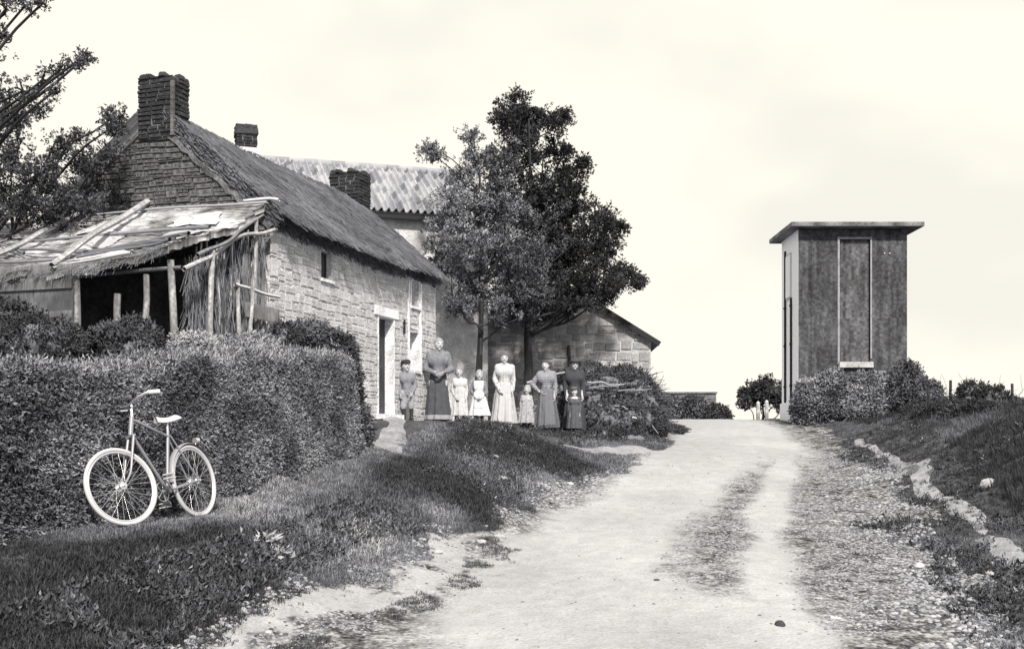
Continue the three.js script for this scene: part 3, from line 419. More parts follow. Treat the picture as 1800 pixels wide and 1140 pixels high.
// ---------------------------------------------------------------- the tiled house behind
{
  const a = Math.atan2(0.3, 0.95), len = 6.1;
  const h = thing('tiled_house', 'taller pale plastered house with pantiled roof rising behind thatched cottage', 'house', W(-6.4, 25.6, 0.6), a);
  const eave = 4.98, rise = 1.5, dep = 2.6;
  const plaster = std(0.66, 0.95, { map: TX.limew, bumpMap: TX.grainB, bumpScale: 0.01 });
  part('wall', wallShape([[0, -0.8], [len, -0.8], [len, eave], [0, eave]], [], 0.35).translate(0, 0, -0.35), plaster, h);
  for (const x of [0.002, len - 0.352]) part('gable_wall', wallShape([[0.35, -0.8], [dep * 2, -0.8], [dep * 2, eave], [dep, eave + rise], [0.35, eave + 0.2]], [], 0.35).rotateY(Math.PI / 2).translate(x, 0, 0), plaster, h);
  part('back_wall', box(0.36, len - 0.36, -0.8, eave, -dep * 2, -dep * 2 + 0.3), plaster, h);
  const slope = Math.atan(rise / dep), L = Math.hypot(rise, dep) + 0.28, rows = 9, gauge = L / rows, cols = 37, tw = (len + 0.3) / cols;
  const roof = new THREE.Group(); roof.name = 'roof'; h.add(roof);
  const deck = boxUV(new THREE.BoxGeometry(len + 0.2, 0.06, L)); deck.translate(0, 0, -L / 2 + 0.28);
  for (const s of [0, 1]) { const d = part('roof_deck', deck, darkWood, roof); if (s) { d.rotation.set(0, Math.PI, 0); d.position.set(len / 2, eave, -dep * 2); d.rotation.set(-slope, Math.PI, 0, 'YXZ'); d.rotation.set(slope, Math.PI, 0, 'YXZ'); } else { d.position.set(len / 2, eave, 0); d.rotation.x = slope; } }
  // S-shaped pantile: width tw, length gauge*1.25
  const tile = (() => { const n = 7, P = [], t = 0.026, pr = (u) => u < 0.62 ? -0.05 * Math.sin(u / 0.62 * Math.PI) : 0.05 * Math.sin((u - 0.62) / 0.38 * Math.PI); const g = gauge * 1.2, q = (...v) => { for (const i of [0, 1, 2, 0, 2, 3]) P.push(...v[i]); };
    for (let i = 0; i < n; i++) { const u0 = i / n, u1 = (i + 1) / n, a0 = (u0 - 0.5) * tw * 1.08, a1 = (u1 - 0.5) * tw * 1.08, y0 = pr(u0), y1 = pr(u1); q([a0, y0 + t, 0], [a1, y1 + t, 0], [a1, y1 + t, -g], [a0, y0 + t, -g]); q([a0, y0, 0], [a1, y1, 0], [a1, y1 + t, 0], [a0, y0 + t, 0]); }
    q([0.54 * tw, 0, 0], [0.54 * tw, 0, -g], [0.54 * tw, t, -g], [0.54 * tw, t, 0]); const b = new THREE.BufferGeometry(); b.setAttribute('position', new THREE.Float32BufferAttribute(P, 3)); b.computeVertexNormals(); return b; })();
  const tm = [0.22, 0.34, 0.27, 0.3, 0.14, 0.38].map(v => std(v, 0.8));
  const slopeG = new THREE.Group(); slopeG.name = 'pantiling'; slopeG.position.set(0, eave + 0.055, 0); slopeG.rotation.x = slope; roof.add(slopeG);
  const spare = []; let singles = 0;
  for (let r = 0; r < rows; r++) for (let c = 0; c < cols; c++) { const pos = V3(-0.15 + (c + 0.5) * tw + gauss() * 0.004, 0.02 + gauss() * 0.003, 0.28 - r * gauge), eu = new THREE.Euler(0.11 + gauss() * 0.012, gauss() * 0.012, gauss() * 0.02); if (c >= 4 && c < 37 && singles < 297) { const m = part('pantile', tile, tm[(rnd() * 6) | 0], slopeG); m.position.copy(pos); m.rotation.copy(eu); singles++; } else spare.push(tile.clone().applyMatrix4(new THREE.Matrix4().compose(pos, new THREE.Quaternion().setFromEuler(eu), V3(1, 1, 1)))); }
  stuffPart(part('rest_of_pantiles', merge(spare), tm[2], slopeG));
  for (let c = 0; c < 18; c++) { const g = new THREE.CylinderGeometry(0.11, 0.12, 0.36, 10, 1, true, -Math.PI / 2, Math.PI).rotateZ(Math.PI / 2).rotateX(Math.PI / 2 * 0); const m = part('ridge_tile', g, tm[c % 4], roof); m.position.set(-0.1 + (c + 0.5) * 0.35, eave + rise + 0.09, -dep); m.rotation.x = -Math.PI / 2 * 0 ; }
  part('eave_board', box(-0.1, len + 0.1, eave - 0.24, eave - 0.12, 0.2, 0.235), blackish, roof); part('soffit', box(-0.1, len + 0.1, eave - 0.12, eave - 0.09, -0.0, 0.2), blackish, roof);
  const c = chimney(h, 'chimney', 0.35, 0.85, eave + rise - 0.5, eave + rise + 0.85, -dep - 0.25, -dep + 0.25, darkBrick, true); part('flashing', box(0.28, 0.92, eave + rise - 0.15, eave + rise + 0.3, -dep - 0.32, -dep + 0.32), std(0.6, 0.9), c);
}

// ---------------------------------------------------------------- the stone barn across the yard
{
  const b = thing('stone_barn', 'small grey rubble-stone barn with slated gable roof behind the people', 'barn', W(-1.55, 29.2, 0.5), -0.03);
  const w = 5.1, ev = 2.25, ap = 3.85, dep = 6;
  const gab = wallShape([[0, -0.7], [w, -0.7], [w, ev], [w / 2, ap], [0, ev]], [], 0.4);
  part('gable_wall', gab.clone().translate(0, 0, -0.4), greyMortar, b); part('gable_wall', gab.clone().translate(0, 0, -dep), greyMortar, b);
  part('side_wall', box(0.002, 0.4, -0.7, ev - 0.05, -dep + 0.4, -0.4), greyMortar, b); part('side_wall', box(w - 0.4, w - 0.002, -0.7, ev - 0.05, -dep + 0.4, -0.4), greyMortar, b);
  const lightGrey = [0.46, 0.56, 0.4, 0.5, 0.62].map(v => std(v, 0.95, { map: TX.limew, bumpMap: TX.grainB, bumpScale: 0.015 }));
  layStones(b, 'stone', { y0: 0.2, y1: ap - 0.1, h: [0.14, 0.28], w: [0.18, 0.5], joint: 0.02, depth: 0.035, rough: 0.9, mats: lightGrey, max: 290, interval: (y) => { const k = y > ev ? (y - ev) / (ap - ev) * w / 2 : 0; return [[k + 0.02, w - k - 0.02]]; }, place: (a, y) => V3(a, y, -0.015), tilt: 0.03 });
  const sl = Math.atan((ap - ev) / (w / 2)), L = Math.hypot(w / 2, ap - ev) + 0.25; const roof = new THREE.Group(); roof.name = 'roof'; b.add(roof);
  for (const s of [1, -1]) { const g = boxUV(new THREE.BoxGeometry(L, 0.07, dep + 0.3)); g.translate(-L / 2 + 0.25, 0.04, 0); const m = part('roof_slope', g, std(0.16, 0.9, { map: TX.blot }), roof); m.position.set(s > 0 ? w : 0, ev, -dep / 2); m.rotation.set(0, s > 0 ? 0 : Math.PI, -sl, 'YXZ'); 
    const v = part('bargeboard', boxUV(new THREE.BoxGeometry(L, 0.12, 0.03).translate(-L / 2 + 0.25, 0.0, 0)), blackish, roof); v.position.set(s > 0 ? w : 0, ev, s > 0 ? 0.165 : 0.168); v.rotation.set(0, 0, s > 0 ? -sl : sl + Math.PI, 'YXZ'); if (s < 0) v.scale.y = -1; }
  part('downpipe', box(w - 0.95, w - 0.9, 0.4, 1.45, 0.03, 0.06), std(0.6), b);
  part('wall_post', crooked(V3(3.05, 0.2, 0.12), V3(3.0, 2.1, 0.08), 0.05, 0.04, 0.03), darkWood, b);
}

// ---------------------------------------------------------------- the transformer tower by the road
{
  const t = thing('transformer_tower', 'tall narrow rendered tower with flat overhanging roof slab beside the road', 'tower', W(8.06, 32, 0.55), 0);
  const w = 3.06, top = 5.58, dep = 1.95, base = -0.4;
  const stain = greyTex(512, (u, v) => { const a = pf(u, v, 3, 91, 6), s = pn(u, v * 0.12, 40, 95), b = pf(u, v, 50, 97, 2); return 0.57 + 0.4 * (a - 0.45) + 0.26 * (s - 0.5) + 0.4 * (b - 0.5); }, 3.1);
  const dark = std(0.21, 0.95, { map: stain, bumpMap: TX.grainB, bumpScale: 0.01 }), frameM = std(0.3, 0.9, { map: TX.limew }), wpaint = std(0.9, 0.8, { bumpMap: TX.grainB, bumpScale: 0.004 });
  // front wall with a tall sunk panel
  const pan = [1.16, 2.02, 1.83, 5.3];
  part('front_wall', wallShape([[0, base], [w, base], [w, top], [0, top]], [pan], 0.25).translate(0, 0, -0.25), dark, t);
  part('sunk_panel', box(pan[0], pan[1], pan[2], pan[3], -0.2, -0.07), std(0.27, 0.95, { map: stain, bumpMap: TX.grainB, bumpScale: 0.01 }), t);
  part('panel_frame', merge([box(pan[0] - 0.06, pan[0], pan[2] - 0.05, pan[3] + 0.07, -0.05, 0.028), box(pan[1], pan[1] + 0.045, pan[2] + 0.12, pan[3] + 0.07, -0.05, 0.028), box(pan[0] + 0.001, pan[1] - 0.001, pan[3], pan[3] + 0.06, -0.05, 0.03)]), frameM, t);
  part('sill', box(pan[0] - 0.03, pan[1] + 0.06, pan[2] - 0.14, pan[2] + 0.02, -0.05, 0.12), std(0.5, 0.9, { map: TX.limew }), t);
  part('corner_strip', box(0.36, 0.42, 0.6, top - 0.1, -0.05, 0.022), dark, t);
  part('right_wall', box(w - 0.25, w - 0.002, base, top, -dep, -0.25), dark, t); part('back_wall', box(0.25, w - 0.25, base, top, -dep, -dep + 0.25), dark, t);
  // road-side wall: whitewashed, flush, with a raised hatch and two painted shade lines
  const side = wallShape([[0, base], [dep - 0.006, base], [dep - 0.006, top], [0, top]], [], 0.2); // along depth
  part('side_wall', side.rotateY(Math.PI / 2).translate(-0.004, 0, -0.003), wpaint, t);
  for (const [z, y1] of [[-0.72, 3.75], [-1.42, 5.2]]) part('recess_shade_line', merge([cyl(V3(-0.03, 0.76, z), V3(-0.03, y1, z), 0.035, 0.035, 10)].concat([1.2, 2.4, 3.5].map(y => box(-0.075, -0.005, y, y + 0.05, z - 0.045, z + 0.045)))), blackish, t);  // black rods stand in for the shadow lines of recess jambs
  part('hatch', box(-0.05, -0.006, 3.8, 5.0, -1.3, -0.8), wpaint, t); part('hatch_frame', box(-0.03, -0.005, 3.74, 5.06, -1.34, -0.76), std(0.5), t);
  part('plinth', box(-0.06, -0.008, base, 0.75, -dep, -0.02), wpaint, t);
  // cast slab with drip edge
  const slab = new THREE.Shape([[-0.27, 0.36], [w + 0.34, 0.36], [w + 0.34, -dep - 0.4], [-0.27, -dep - 0.4]].map(([a, b]) => new THREE.Vector2(a, -b)));
  const sg = new THREE.ExtrudeGeometry(slab, { depth: 0.1, bevelEnabled: true, bevelSize: 0.015, bevelThickness: 0.015, bevelSegments: 2 }).rotateX(-Math.PI / 2); // y up
  const rs = part('roof_slab', boxUV(sg.translate(0, top + 0.03, 0)), std(0.33, 0.95, { map: TX.blot }), t);
  for (const x of [2.42, 2.56]) part('insulator', new THREE.SphereGeometry(0.018, 10, 8).translate(x, 4.9, 0.03), wpaint, t);
}

// ---------------------------------------------------------------- hedges and shrubs
function lumpCore(fn, nu, nv, mat, name, parent) { const P = [], I = []; for (let i = 0; i <= nu; i++) for (let j = 0; j <= nv; j++) { const p = fn(i / nu, j / nv); P.push(p.x, p.y, p.z); } for (let i = 0; i < nu; i++) for (let j = 0; j < nv; j++) { const a = i * (nv + 1) + j, b = a + 1, c = a + nv + 1, d = c + 1; I.push(a, b, c, b, d, c); } const g = new THREE.BufferGeometry(); g.setAttribute('position', new THREE.Float32BufferAttribute(P, 3)); g.setIndex(I); g.computeVertexNormals(); return part(name, g, mat, parent); }
const coreMat = std(0.16, 1);
{
  const o = thing('clipped_hedge', 'long clipped leafy hedge with flat top bordering the cottage garden', 'hedge', W(0, 0, 0).setY(0));
  const d0 = 3.8, d1 = 15.75, prof = (d, s, inset) => { // s 0 = front foot .. 1 = back foot
    const hx = hedgeX(d), endk = 1 - Math.pow(clamp((d - 14.9) / 0.9), 2.5), g = G(hx, d), hgt = lerp(1.28, 1.35, sstep(7, 12, d)) * (0.9 + 0.1 * endk) + (fbm(d * 1.1, 2, 0, 3) - 0.5) * 0.07, wd = 0.95 * (0.7 + 0.3 * endk);
    let u, y; const per = hgt * 2 + wd, q = s * per; if (q < hgt) { y = q; u = 0; } else if (q < hgt + wd) { y = hgt; u = q - hgt; } else { y = hgt - (q - hgt - wd); u = wd; }
    // rounded shoulders and a slight batter
    const sh = 0.09, ty = clamp((y - (hgt - sh)) / sh), tu = Math.min(u, wd - u); const k = (1 - Math.sqrt(Math.max(0, 1 - Math.pow(1 - clamp(tu / sh), 2)))) * sh * (y > hgt - 1e-4 ? 1 : 0); const bx = (u < wd / 2 ? 1 : -1) * (ty * ty * sh * 0.5 * (y < hgt - 1e-4 ? 1 : 0) + 0.14 * (y / hgt) - 0.07);
    const lump = (fbm(d * 1.7, y * 1.7, u * 2 + 5, 3) - 0.5) * 0.06; const cx = hx - wd / 2, x = hx - u - bx; const px = cx + (x - cx) * (1 - inset * 2 / wd) + (u < 0.01 ? lump : u > wd - 0.01 ? -lump : 0);
    return V3(px, g + Math.max(0.02, y - k - (y > hgt * 0.9 ? inset : 0)) + (u > 0.01 && u < wd - 0.01 ? lump * 0.6 : 0), -d);
  };
  lumpCore((u, v) => prof(lerp(d0, d1 - 0.12, u), v, 0.1), 90, 36, coreMat, 'inner_growth', o);
  lumpCore((u, v) => { const a = prof(d1 - 0.12, v, 0.1), b = prof(d1 - 0.12, 1 - v, 0.1); return a.lerp(b, u); }, 4, 36, coreMat, 'inner_growth', o);
  const L = [[], [], []];
  for (let i = 0; i < 84000; i++) {
    const d = lerp(5.2, d1, Math.pow(rnd(), 0.75)), s = rnd() < 0.93 ? rr(0, 0.66) : rr(0.66, 1), p = prof(d, s, rr(-0.035, 0.07)), p2 = prof(d, Math.min(1, s + 0.02), 0); const n = s < 0.4 ? V3(1, 0.35, 0.25) : s < 0.62 ? V3(0.2, 1, 0.1) : V3(-1, 0.3, 0);
    if (d > 15.3) n.z -= 1.2; n.add(rndDir().multiplyScalar(0.9)); const tone = fbm(d * 2.3, p.y * 2.6, 3, 3);
    L[i % 3].push([p, quatTo(n, rr(0, 6.28)), rr(0.34, 0.76), col(clamp((0.055 + 0.3 * clamp(tone - 0.2)) * (rnd() < 0.12 ? 2.2 : rr(0.4, 1.6)), 0.025, 0.34))]);
  }
  for (let i = 0; i < 900; i++) { const d = lerp(7.6, d1 - 0.3, rnd()), s = rr(0.38, 0.62), p = prof(d, s, -rr(0.0, 0.07) * (rnd() < 0.1 ? 2 : 1)); L[i % 3].push([p, quatTo(V3(gauss() * 0.7, 1, gauss() * 0.7), rr(0, 6)), V3(0.6, rr(0.6, 1.3), 0.6), col(rr(0.08, 0.3))]); }
  for (let i = 0; i < 3600; i++) { const d = lerp(8.5, d1 - 0.2, Math.pow(rnd(), 0.6)), p = prof(d, rr(0.37, 0.5), -rr(-0.03, 0.05)); L[i % 3].push([p, quatTo(V3(gauss() * 0.6 + 0.2, 1, gauss() * 0.6), rr(0, 6)), V3(0.55, rr(0.5, 1.1), 0.55), col(rr(0.14, 0.42))]); }
  for (let i = 0; i < 26; i++) { const d = lerp(8, d1 - 0.4, rnd()), p = prof(d, rr(0.3, 0.5), 0.05), q = p.clone().add(V3(rr(0, 0.14), rr(0.06, 0.2), gauss() * 0.08)); part('stray_shoot', crooked(p, q, 0.005, 0.002, 0.05, 4, 4), darkWood, o); for (let k = 0; k < 5; k++) L[k % 3].push([p.clone().lerp(q, 0.3 + k * 0.17), quatTo(rndDir().add(V3(0, 0.5, 0)), rr(0, 6)), rr(0.35, 0.6), col(rr(0.05, 0.2))]); }
  SPRIG.forEach((g, k) => instances('leaves', g, leafMat, L[k], o));
  const foot = onG(-3.2, 11); o.position.copy(foot); o.children.forEach(c => c.position.sub(foot));
}
// a shrub: clumps of sprigs on a dark twiggy heart; clumps are [X, D, height above ground, rx, ry, rz]
function shrub(name, label, group, clumps, count, tone, opt = {}) {
  const [bx, bd] = clumps[0], base = onG(bx, bd, -0.05), o = thing(name, label, opt.cat || 'shrub', base, 0, group), L = [[], [], []], geo = opt.geo || SPRIG; let area = 0; clumps.forEach(c => area += c[3] * c[4]);
  const cores = [];
  for (const [x, d, h, rx, ry, rz] of clumps) {
    const c = V3(x - base.x, G(x, d) + h - base.y, -d - base.z), k = Math.round(count * rx * ry / area);
    const cg = new THREE.IcosahedronGeometry(1, 3), cp = cg.attributes.position; for (let i = 0; i < cp.count; i++) { const f = 0.8 + 0.3 * (fbm(cp.getX(i) * 1.6 + x, cp.getY(i) * 1.6, cp.getZ(i) * 1.6 + d, 2) - 0.5); cp.setXYZ(i, cp.getX(i) * rx * f * 0.92, cp.getY(i) * ry * f * 0.92, cp.getZ(i) * rz * f * 0.92); } cg.computeVertexNormals(); cg.translate(c.x, c.y, c.z); if (!opt.open) cores.push(cg);
    for (let i = 0; i < k; i++) { const n = rndDir(), f = 0.86 + 0.5 * (fbm(n.x * 1.9 + x * 3, n.y * 1.9 + h, n.z * 1.9 + d, 3) - 0.5) + rr(-0.14, 0.09), p = V3(c.x + n.x * rx * f, c.y + n.y * ry * f, c.z + n.z * rz * f); if (p.y < 0.02 || (opt.clip && !opt.clip(p.clone().add(base)))) continue; const t = fbm(p.x * 2.4, p.y * 2.4, p.z * 2.4 + x, 3); L[i % 3].push([p, quatTo(n.clone().add(rndDir()).add(V3(0, 0.3, 0)), rr(0, 6.28)), rr(0.7, 1.35) * (opt.size || 1), col(clamp(tone[0] + (tone[1] - tone[0]) * clamp((t - 0.25) * 2) * rr(0.5, 1.5), 0.012, 0.6))]); }
  }
  if (cores.length) part('inner_growth', merge(cores), coreMat, o);
  for (let i = 0; i < (opt.stems ?? 4); i++) { const c = clumps[i % clumps.length]; part('stem', crooked(V3(gauss() * 0.08, 0, gauss() * 0.08), V3(c[0] - base.x + gauss() * 0.1, G(c[0], c[1]) + c[2] - base.y, -c[1] - base.z), 0.02, 0.008, 0.08, 5, 5), darkWood, o); }
  geo.forEach((g, k) => L[k].length && instances('leaves', g, leafMat, L[k], o)); return o;
}
shrub('tall_shrub', 'dark upright shrub at the hedge end beside cottage door', null, [[-2.33, 15.95, 0.7, 0.24, 0.8, 0.28], [-2.4, 15.9, 1.25, 0.24, 0.36, 0.26], [-2.2, 16.05, 0.25, 0.24, 0.4, 0.28]], 3400, [0.02, 0.2]);
shrub('garden_bush', 'loose bushy plant against the whitewashed cottage wall above the hedge', null, [[-2.85, 15.9, 1.38, 0.4, 0.3, 0.26], [-3.1, 15.6, 1.36, 0.3, 0.26, 0.26], [-2.66, 16.1, 1.35, 0.26, 0.28, 0.26]], 1500, [0.03, 0.17]);
shrub('garden_plant', 'dark leafy plant in front of the shed opening', null, [[-4.15, 12.4, 1.2, 0.42, 0.34, 0.4], [-4.45, 12.6, 1.15, 0.34, 0.3, 0.3]], 1900, [0.015, 0.12], { size: 0.8 });
shrub('garden_plant', 'pale leafy plant in front of the shed posts', null, [[-3.7, 13.2, 1.12, 0.4, 0.36, 0.4], [-3.35, 13.6, 1.16, 0.36, 0.34, 0.35], [-3.2, 14.2, 1.18, 0.3, 0.32, 0.3]], 2200, [0.1, 0.5], { size: 0.8 });
shrub('garden_bush', 'dark bush at the foot of the boarded shed bay', null, [[-5.5, 12.2, 1.15, 0.7, 0.42, 0.4], [-5.0, 12.0, 1.1, 0.5, 0.34, 0.4], [-6.0, 12.8, 1.2, 0.4, 0.6, 0.4]], 3400, [0.012, 0.07], { size: 0.8 });
// the bank's broad-leaved weed
shrub('broadleaf_weed', 'pale broad-leaved weed growing on the grass bank', null, [[-2.2, 10.1, 0.06, 0.15, 0.09, 0.12], [-2.02, 9.85, 0.05, 0.12, 0.08, 0.1]], 60, [0.22, 0.45], { geo: [0, 1, 2].map(() => sprigGeo(3, 0.07, 0.045, 0.03)), cat: 'weed', open: true, stems: 2 });
// growth round the tower foot
shrub('tower_hedge', 'dark hedge clinging to the tower corner by the road', null, [[8.15, 31.4, 0.45, 0.4, 0.85, 0.5], [8.7, 31.4, 0.5, 0.5, 0.9, 0.5], [9.0, 31.5, 0.6, 0.4, 0.85, 0.4]], 3600, [0.05, 0.3], { geo: TREELEAF, size: 0.8 });
shrub('ivy_bush', 'pale shaggy ivy-like bush below the tower sill', null, [[9.75, 31.2, 0.4, 0.7, 1.05, 0.6], [10.4, 31.3, 0.4, 0.6, 0.95, 0.5], [9.5, 30.9, 0.15, 0.6, 0.55, 0.6]], 4600, [0.08, 0.34], { geo: TREELEAF, size: 0.75 });
shrub('ivy_bush', 'dark ivy-like bush at the tower wall above the right bank', null, [[10.7, 31, 0.5, 0.6, 1.0, 0.5], [11.1, 30.6, 0.2, 0.6, 0.8, 0.5]], 2600, [0.03, 0.16], { geo: TREELEAF, size: 0.75 });
// scrub along the top of the right bank
for (const [x, d, r, hh, lab] of [[9.15, 22.5, 0.5, 0.85, 'dark scrub bush between the two fence posts on the bank'], [8.7, 22.0, 0.4, 0.3, 'low dark scrub bush right of tower on the bank top'], [9.7, 22.6, 0.5, 0.3, 'low scrub bush with bare shoots past the last fence post'], [9.6, 26, 0.7, 0.4, 'low scrub bush on the bank against the tower wall'], [9.1, 24.2, 0.5, 0.3, 'small scrub bush on the bank crest beside the tower']]) {
  const o = shrub('scrub_bush', lab, 'scrub on the right bank', [[x, d, hh * 0.1, r, hh * 0.75, 0.35], [x + 0.3, d - 0.2, 0, r * 0.8, hh * 0.6, 0.35]], 1300, [0.015, 0.09], { size: 1.0 });
  for (let i = 0; i < 12; i++) part('bare_shoot', crooked(V3(rr(-r, r), 0, rr(-0.2, 0.2)), V3(rr(-r, r) * 1.3, rr(0.25, 0.85), rr(-0.2, 0.2)), 0.006, 0.002, 0.12, 5, 4), darkWood, o);
}
// far growth over the crest
shrub('field_bush', 'dark round bush beside low grey building over the crest', 'bushes beyond the road crest', [[7.0, 51, 1.75, 1.0, 1.15, 0.8], [8.0, 51, 1.8, 0.9, 1.1, 0.8]], 3000, [0.02, 0.16], { geo: TREELEAF, size: 1.3 });
shrub('field_bush', 'black low bush at the right end of the low grey building', 'bushes beyond the road crest', [[9.0, 50.5, 1.5, 0.75, 0.9, 0.8]], 1400, [0.012, 0.06], { geo: TREELEAF, size: 1.3 });
shrub('field_bush', 'lone far bush low in the gap between road and tree', 'bushes beyond the road crest', [[11.6, 62, 1.3, 0.7, 1.1, 0.8]], 900, [0.03, 0.16], { geo: TREELEAF, size: 1.5 });

// ---------------------------------------------------------------- trees: trunk, limbs to every clump, leaves in broken sub-clumps
function tree(name, label, X, D, trunkR, forkH, clumps, density, tone, opt = {}) {
  const base = onG(X, D, -0.1), o = thing(name, label, 'tree', base, 0, opt.group), limbs = [], bark = std(0.07, 0.95, { map: TX.blot });
  const trunk = part('trunk', taperTube([V3(0, 0, 0), V3(gauss() * 0.06, forkH * 0.5, gauss() * 0.06), V3(0.02, forkH, 0.02)], trunkR * 1.25, trunkR * 0.8, 9), bark, o);
  const tone0 = tone; const L = [[], [], []], fork = V3(0.02, forkH * 0.96, 0.02);
  const top = clumps.reduce((m, c) => Math.max(m, c[2]), 0) + EYE - base.y; const lead = V3((opt.leadX ?? 0), top - 0.4, 0); const leadPts = [fork, fork.clone().lerp(lead, 0.5).add(V3(0.08, 0, 0)), lead]; limbs.push(taperTube(leadPts, trunkR * 0.75, 0.02, 7));
  const leadAt = (t) => { const a = fork.clone().lerp(lead, t); return a; };
  for (const [x, d, h, r, den = 1, mix = 0] of clumps) { const tone = opt.mixTone ? [lerp(tone0[0], opt.mixTone[0], mix), lerp(tone0[1], opt.mixTone[1], mix)] : tone0;
    const c = V3(x - base.x, EYE + h - base.y, -d - base.z); const t = clamp((c.y - forkH - Math.hypot(c.x, c.z) * 0.8) / Math.max(0.5, lead.y - forkH), 0, 0.9), s = c.y < forkH ? V3(0.02, Math.max(0.3, c.y * 0.7), 0.02) : leadAt(t);
    limbs.push(crooked(s, c, trunkR * 0.32 * (1 - t * 0.6), 0.012, 0.25, 6, 5));
    const nb = Math.max(4, Math.round(21 * r * r / 0.5 * den) + 3), subs = []; for (let i = 0; i < nb; i++) { const n = rndDir(), far = rnd() < 0.14, q = c.clone().addScaledVector(n, r * (far ? rr(1.1, 1.4) : Math.cbrt(rnd()) * 0.92)); q.far = far; subs.push(q); if (i < 6 || far) limbs.push(crooked(c, q, 0.012, 0.005, 0.1, 4, 4)); }
    for (let i = 0; i < density * nb * 0.17; i++) { const n = rndDir(), p = c.clone().add(V3(n.x, n.y * 0.9, n.z).multiplyScalar(r * Math.cbrt(rnd()) * 1.08)); L[i % 3].push([p, quatTo(n.add(rndDir()), rr(0, 6.28)), rr(0.6, 1.15) * (opt.size || 1), col(clamp(lerp(tone[0], tone[1], Math.pow(rnd(), 1.4)), 0.012, 0.6))]); }
    for (const q of subs) { const k = Math.round(density * (q.far ? 0.28 : 0.75) * rr(0.3, 1.5)), sr = (q.far ? rr(0.06, 0.14) : rr(0.09, 0.36)) * (opt.sub || 1), flat = rr(0.5, 1), clumpTone = rr(0.4, 1.7); for (let i = 0; i < k; i++) { const n = rndDir(), p = q.clone().add(V3(n.x, n.y * flat, n.z).multiplyScalar(sr * Math.pow(rnd(), 0.45))); L[i % 3].push([p, quatTo(n.add(V3(0, 0.25, 0)).add(rndDir().multiplyScalar(0.7)), rr(0, 6.28)), rr(0.65, 1.2) * (opt.size || 1), col(clamp(lerp(tone[0], tone[1], Math.pow(rnd(), 1.4)) * clumpTone, 0.012, 0.6))]); } }
  }
  part('limbs', merge(limbs), bark, o);
  const crown = new THREE.Group(); crown.name = 'crown'; o.add(crown); TREELEAF.forEach((g, k) => L[k].length && instances('leaves', g, leafMat, L[k], crown)); return o;
}
const pc = (px, py, D, rp, den, mix) => [(px - 900) / 2000 * D, D, (786 - py) / 2000 * D, rp / 2000 * D, den, mix];   // survey of a clump: bearing, elevation, distance
tree('dark_tree', 'tall dark leafy tree between the pale tree and the barn', 0.35, 27.4, 0.11, 2.4,
  [[905, 180, 26], [915, 225, 42], [890, 215, 22], [945, 215, 22], [978, 222, 18, 0.7], [992, 205, 8], [930, 285, 48, 0.7], [985, 265, 24, 0.6], [995, 315, 26, 0.8], [880, 290, 40, 0.6], [960, 340, 50], [1015, 345, 28], [1026, 287, 7], [1000, 400, 52], [1045, 395, 30], [940, 400, 60], [1060, 440, 32], [1085, 400, 10], [1000, 460, 58], [1060, 480, 34], [1100, 482, 18], [1122, 496, 10], [1085, 500, 14], [960, 490, 58], [1030, 515, 26], [1065, 525, 13], [900, 450, 56], [925, 520, 46], [985, 540, 26], [880, 370, 44], [905, 548, 28, 0.7], [955, 545, 26, 0.7], [1000, 512, 34], [905, 330, 40, 0.8], [925, 470, 44, 0.8], [890, 520, 40, 0.8], [940, 370, 36, 0.8]].map(([x, y, r, n], i) => pc(x, y, 27.4 + [0, 0.7, -0.6, 1.1, -1.0][i % 5], r, n, sstep(985, 880, x) * sstep(240, 340, y))), 34, [0.011, 0.042], { mixTone: [0.05, 0.26], leadX: 0.05, size: 0.72, sub: 1.15 });
tree('pale_tree', 'pale feathery young tree beside far corner of thatched cottage', -0.75, 25.6, 0.09, 1.7,
  [[828, 245, 13, 0.7], [752, 264, 7, 0.6], [764, 270, 6, 0.6], [838, 285, 30, 0.8], [805, 305, 30, 0.8], [860, 320, 40], [790, 350, 34], [830, 365, 46], [775, 400, 30, 0.8], [880, 385, 44], [820, 425, 48], [765, 440, 26, 0.7], [870, 450, 50], [795, 480, 42], [915, 430, 34, 0.8], [845, 520, 52], [905, 500, 34, 0.9], [800, 530, 24, 0.6], [880, 545, 28, 0.6], [945, 515, 26, 0.7]].map(([x, y, r, n], i) => pc(x, y, 25.7 + [0, 0.5, -0.5, 0.3][i % 4], r, n, sstep(820, 920, x))), 26, [0.07, 0.33], { mixTone: [0.03, 0.2], sub: 1.0, size: 0.62 });
tree('garden_tree', 'dark spreading tree beyond the left edge of the gable', -8.1, 17.2, 0.14, 2.2,
  [[20, 330, 55], [70, 300, 45], [120, 290, 40], [60, 350, 50], [150, 330, 42], [110, 350, 40], [195, 330, 36, 0.9], [180, 270, 24, 0.7], [200, 205, 12, 0.7], [100, 245, 26, 0.8], [30, 265, 40, 0.8], [25, 215, 34, 0.7], [60, 190, 20, 0.6], [-30, 260, 60], [-40, 180, 50], [150, 370, 34], [215, 360, 24, 0.8], [30, 375, 40], [140, 240, 16, 0.6], [195, 225, 10, 0.5]].map(([x, y, r, n], i) => pc(x, y, [17.0, 16.2, 17.6, 16.4][i % 4], r, n)), 26, [0.015, 0.1], { size: 0.48, sub: 0.8 });
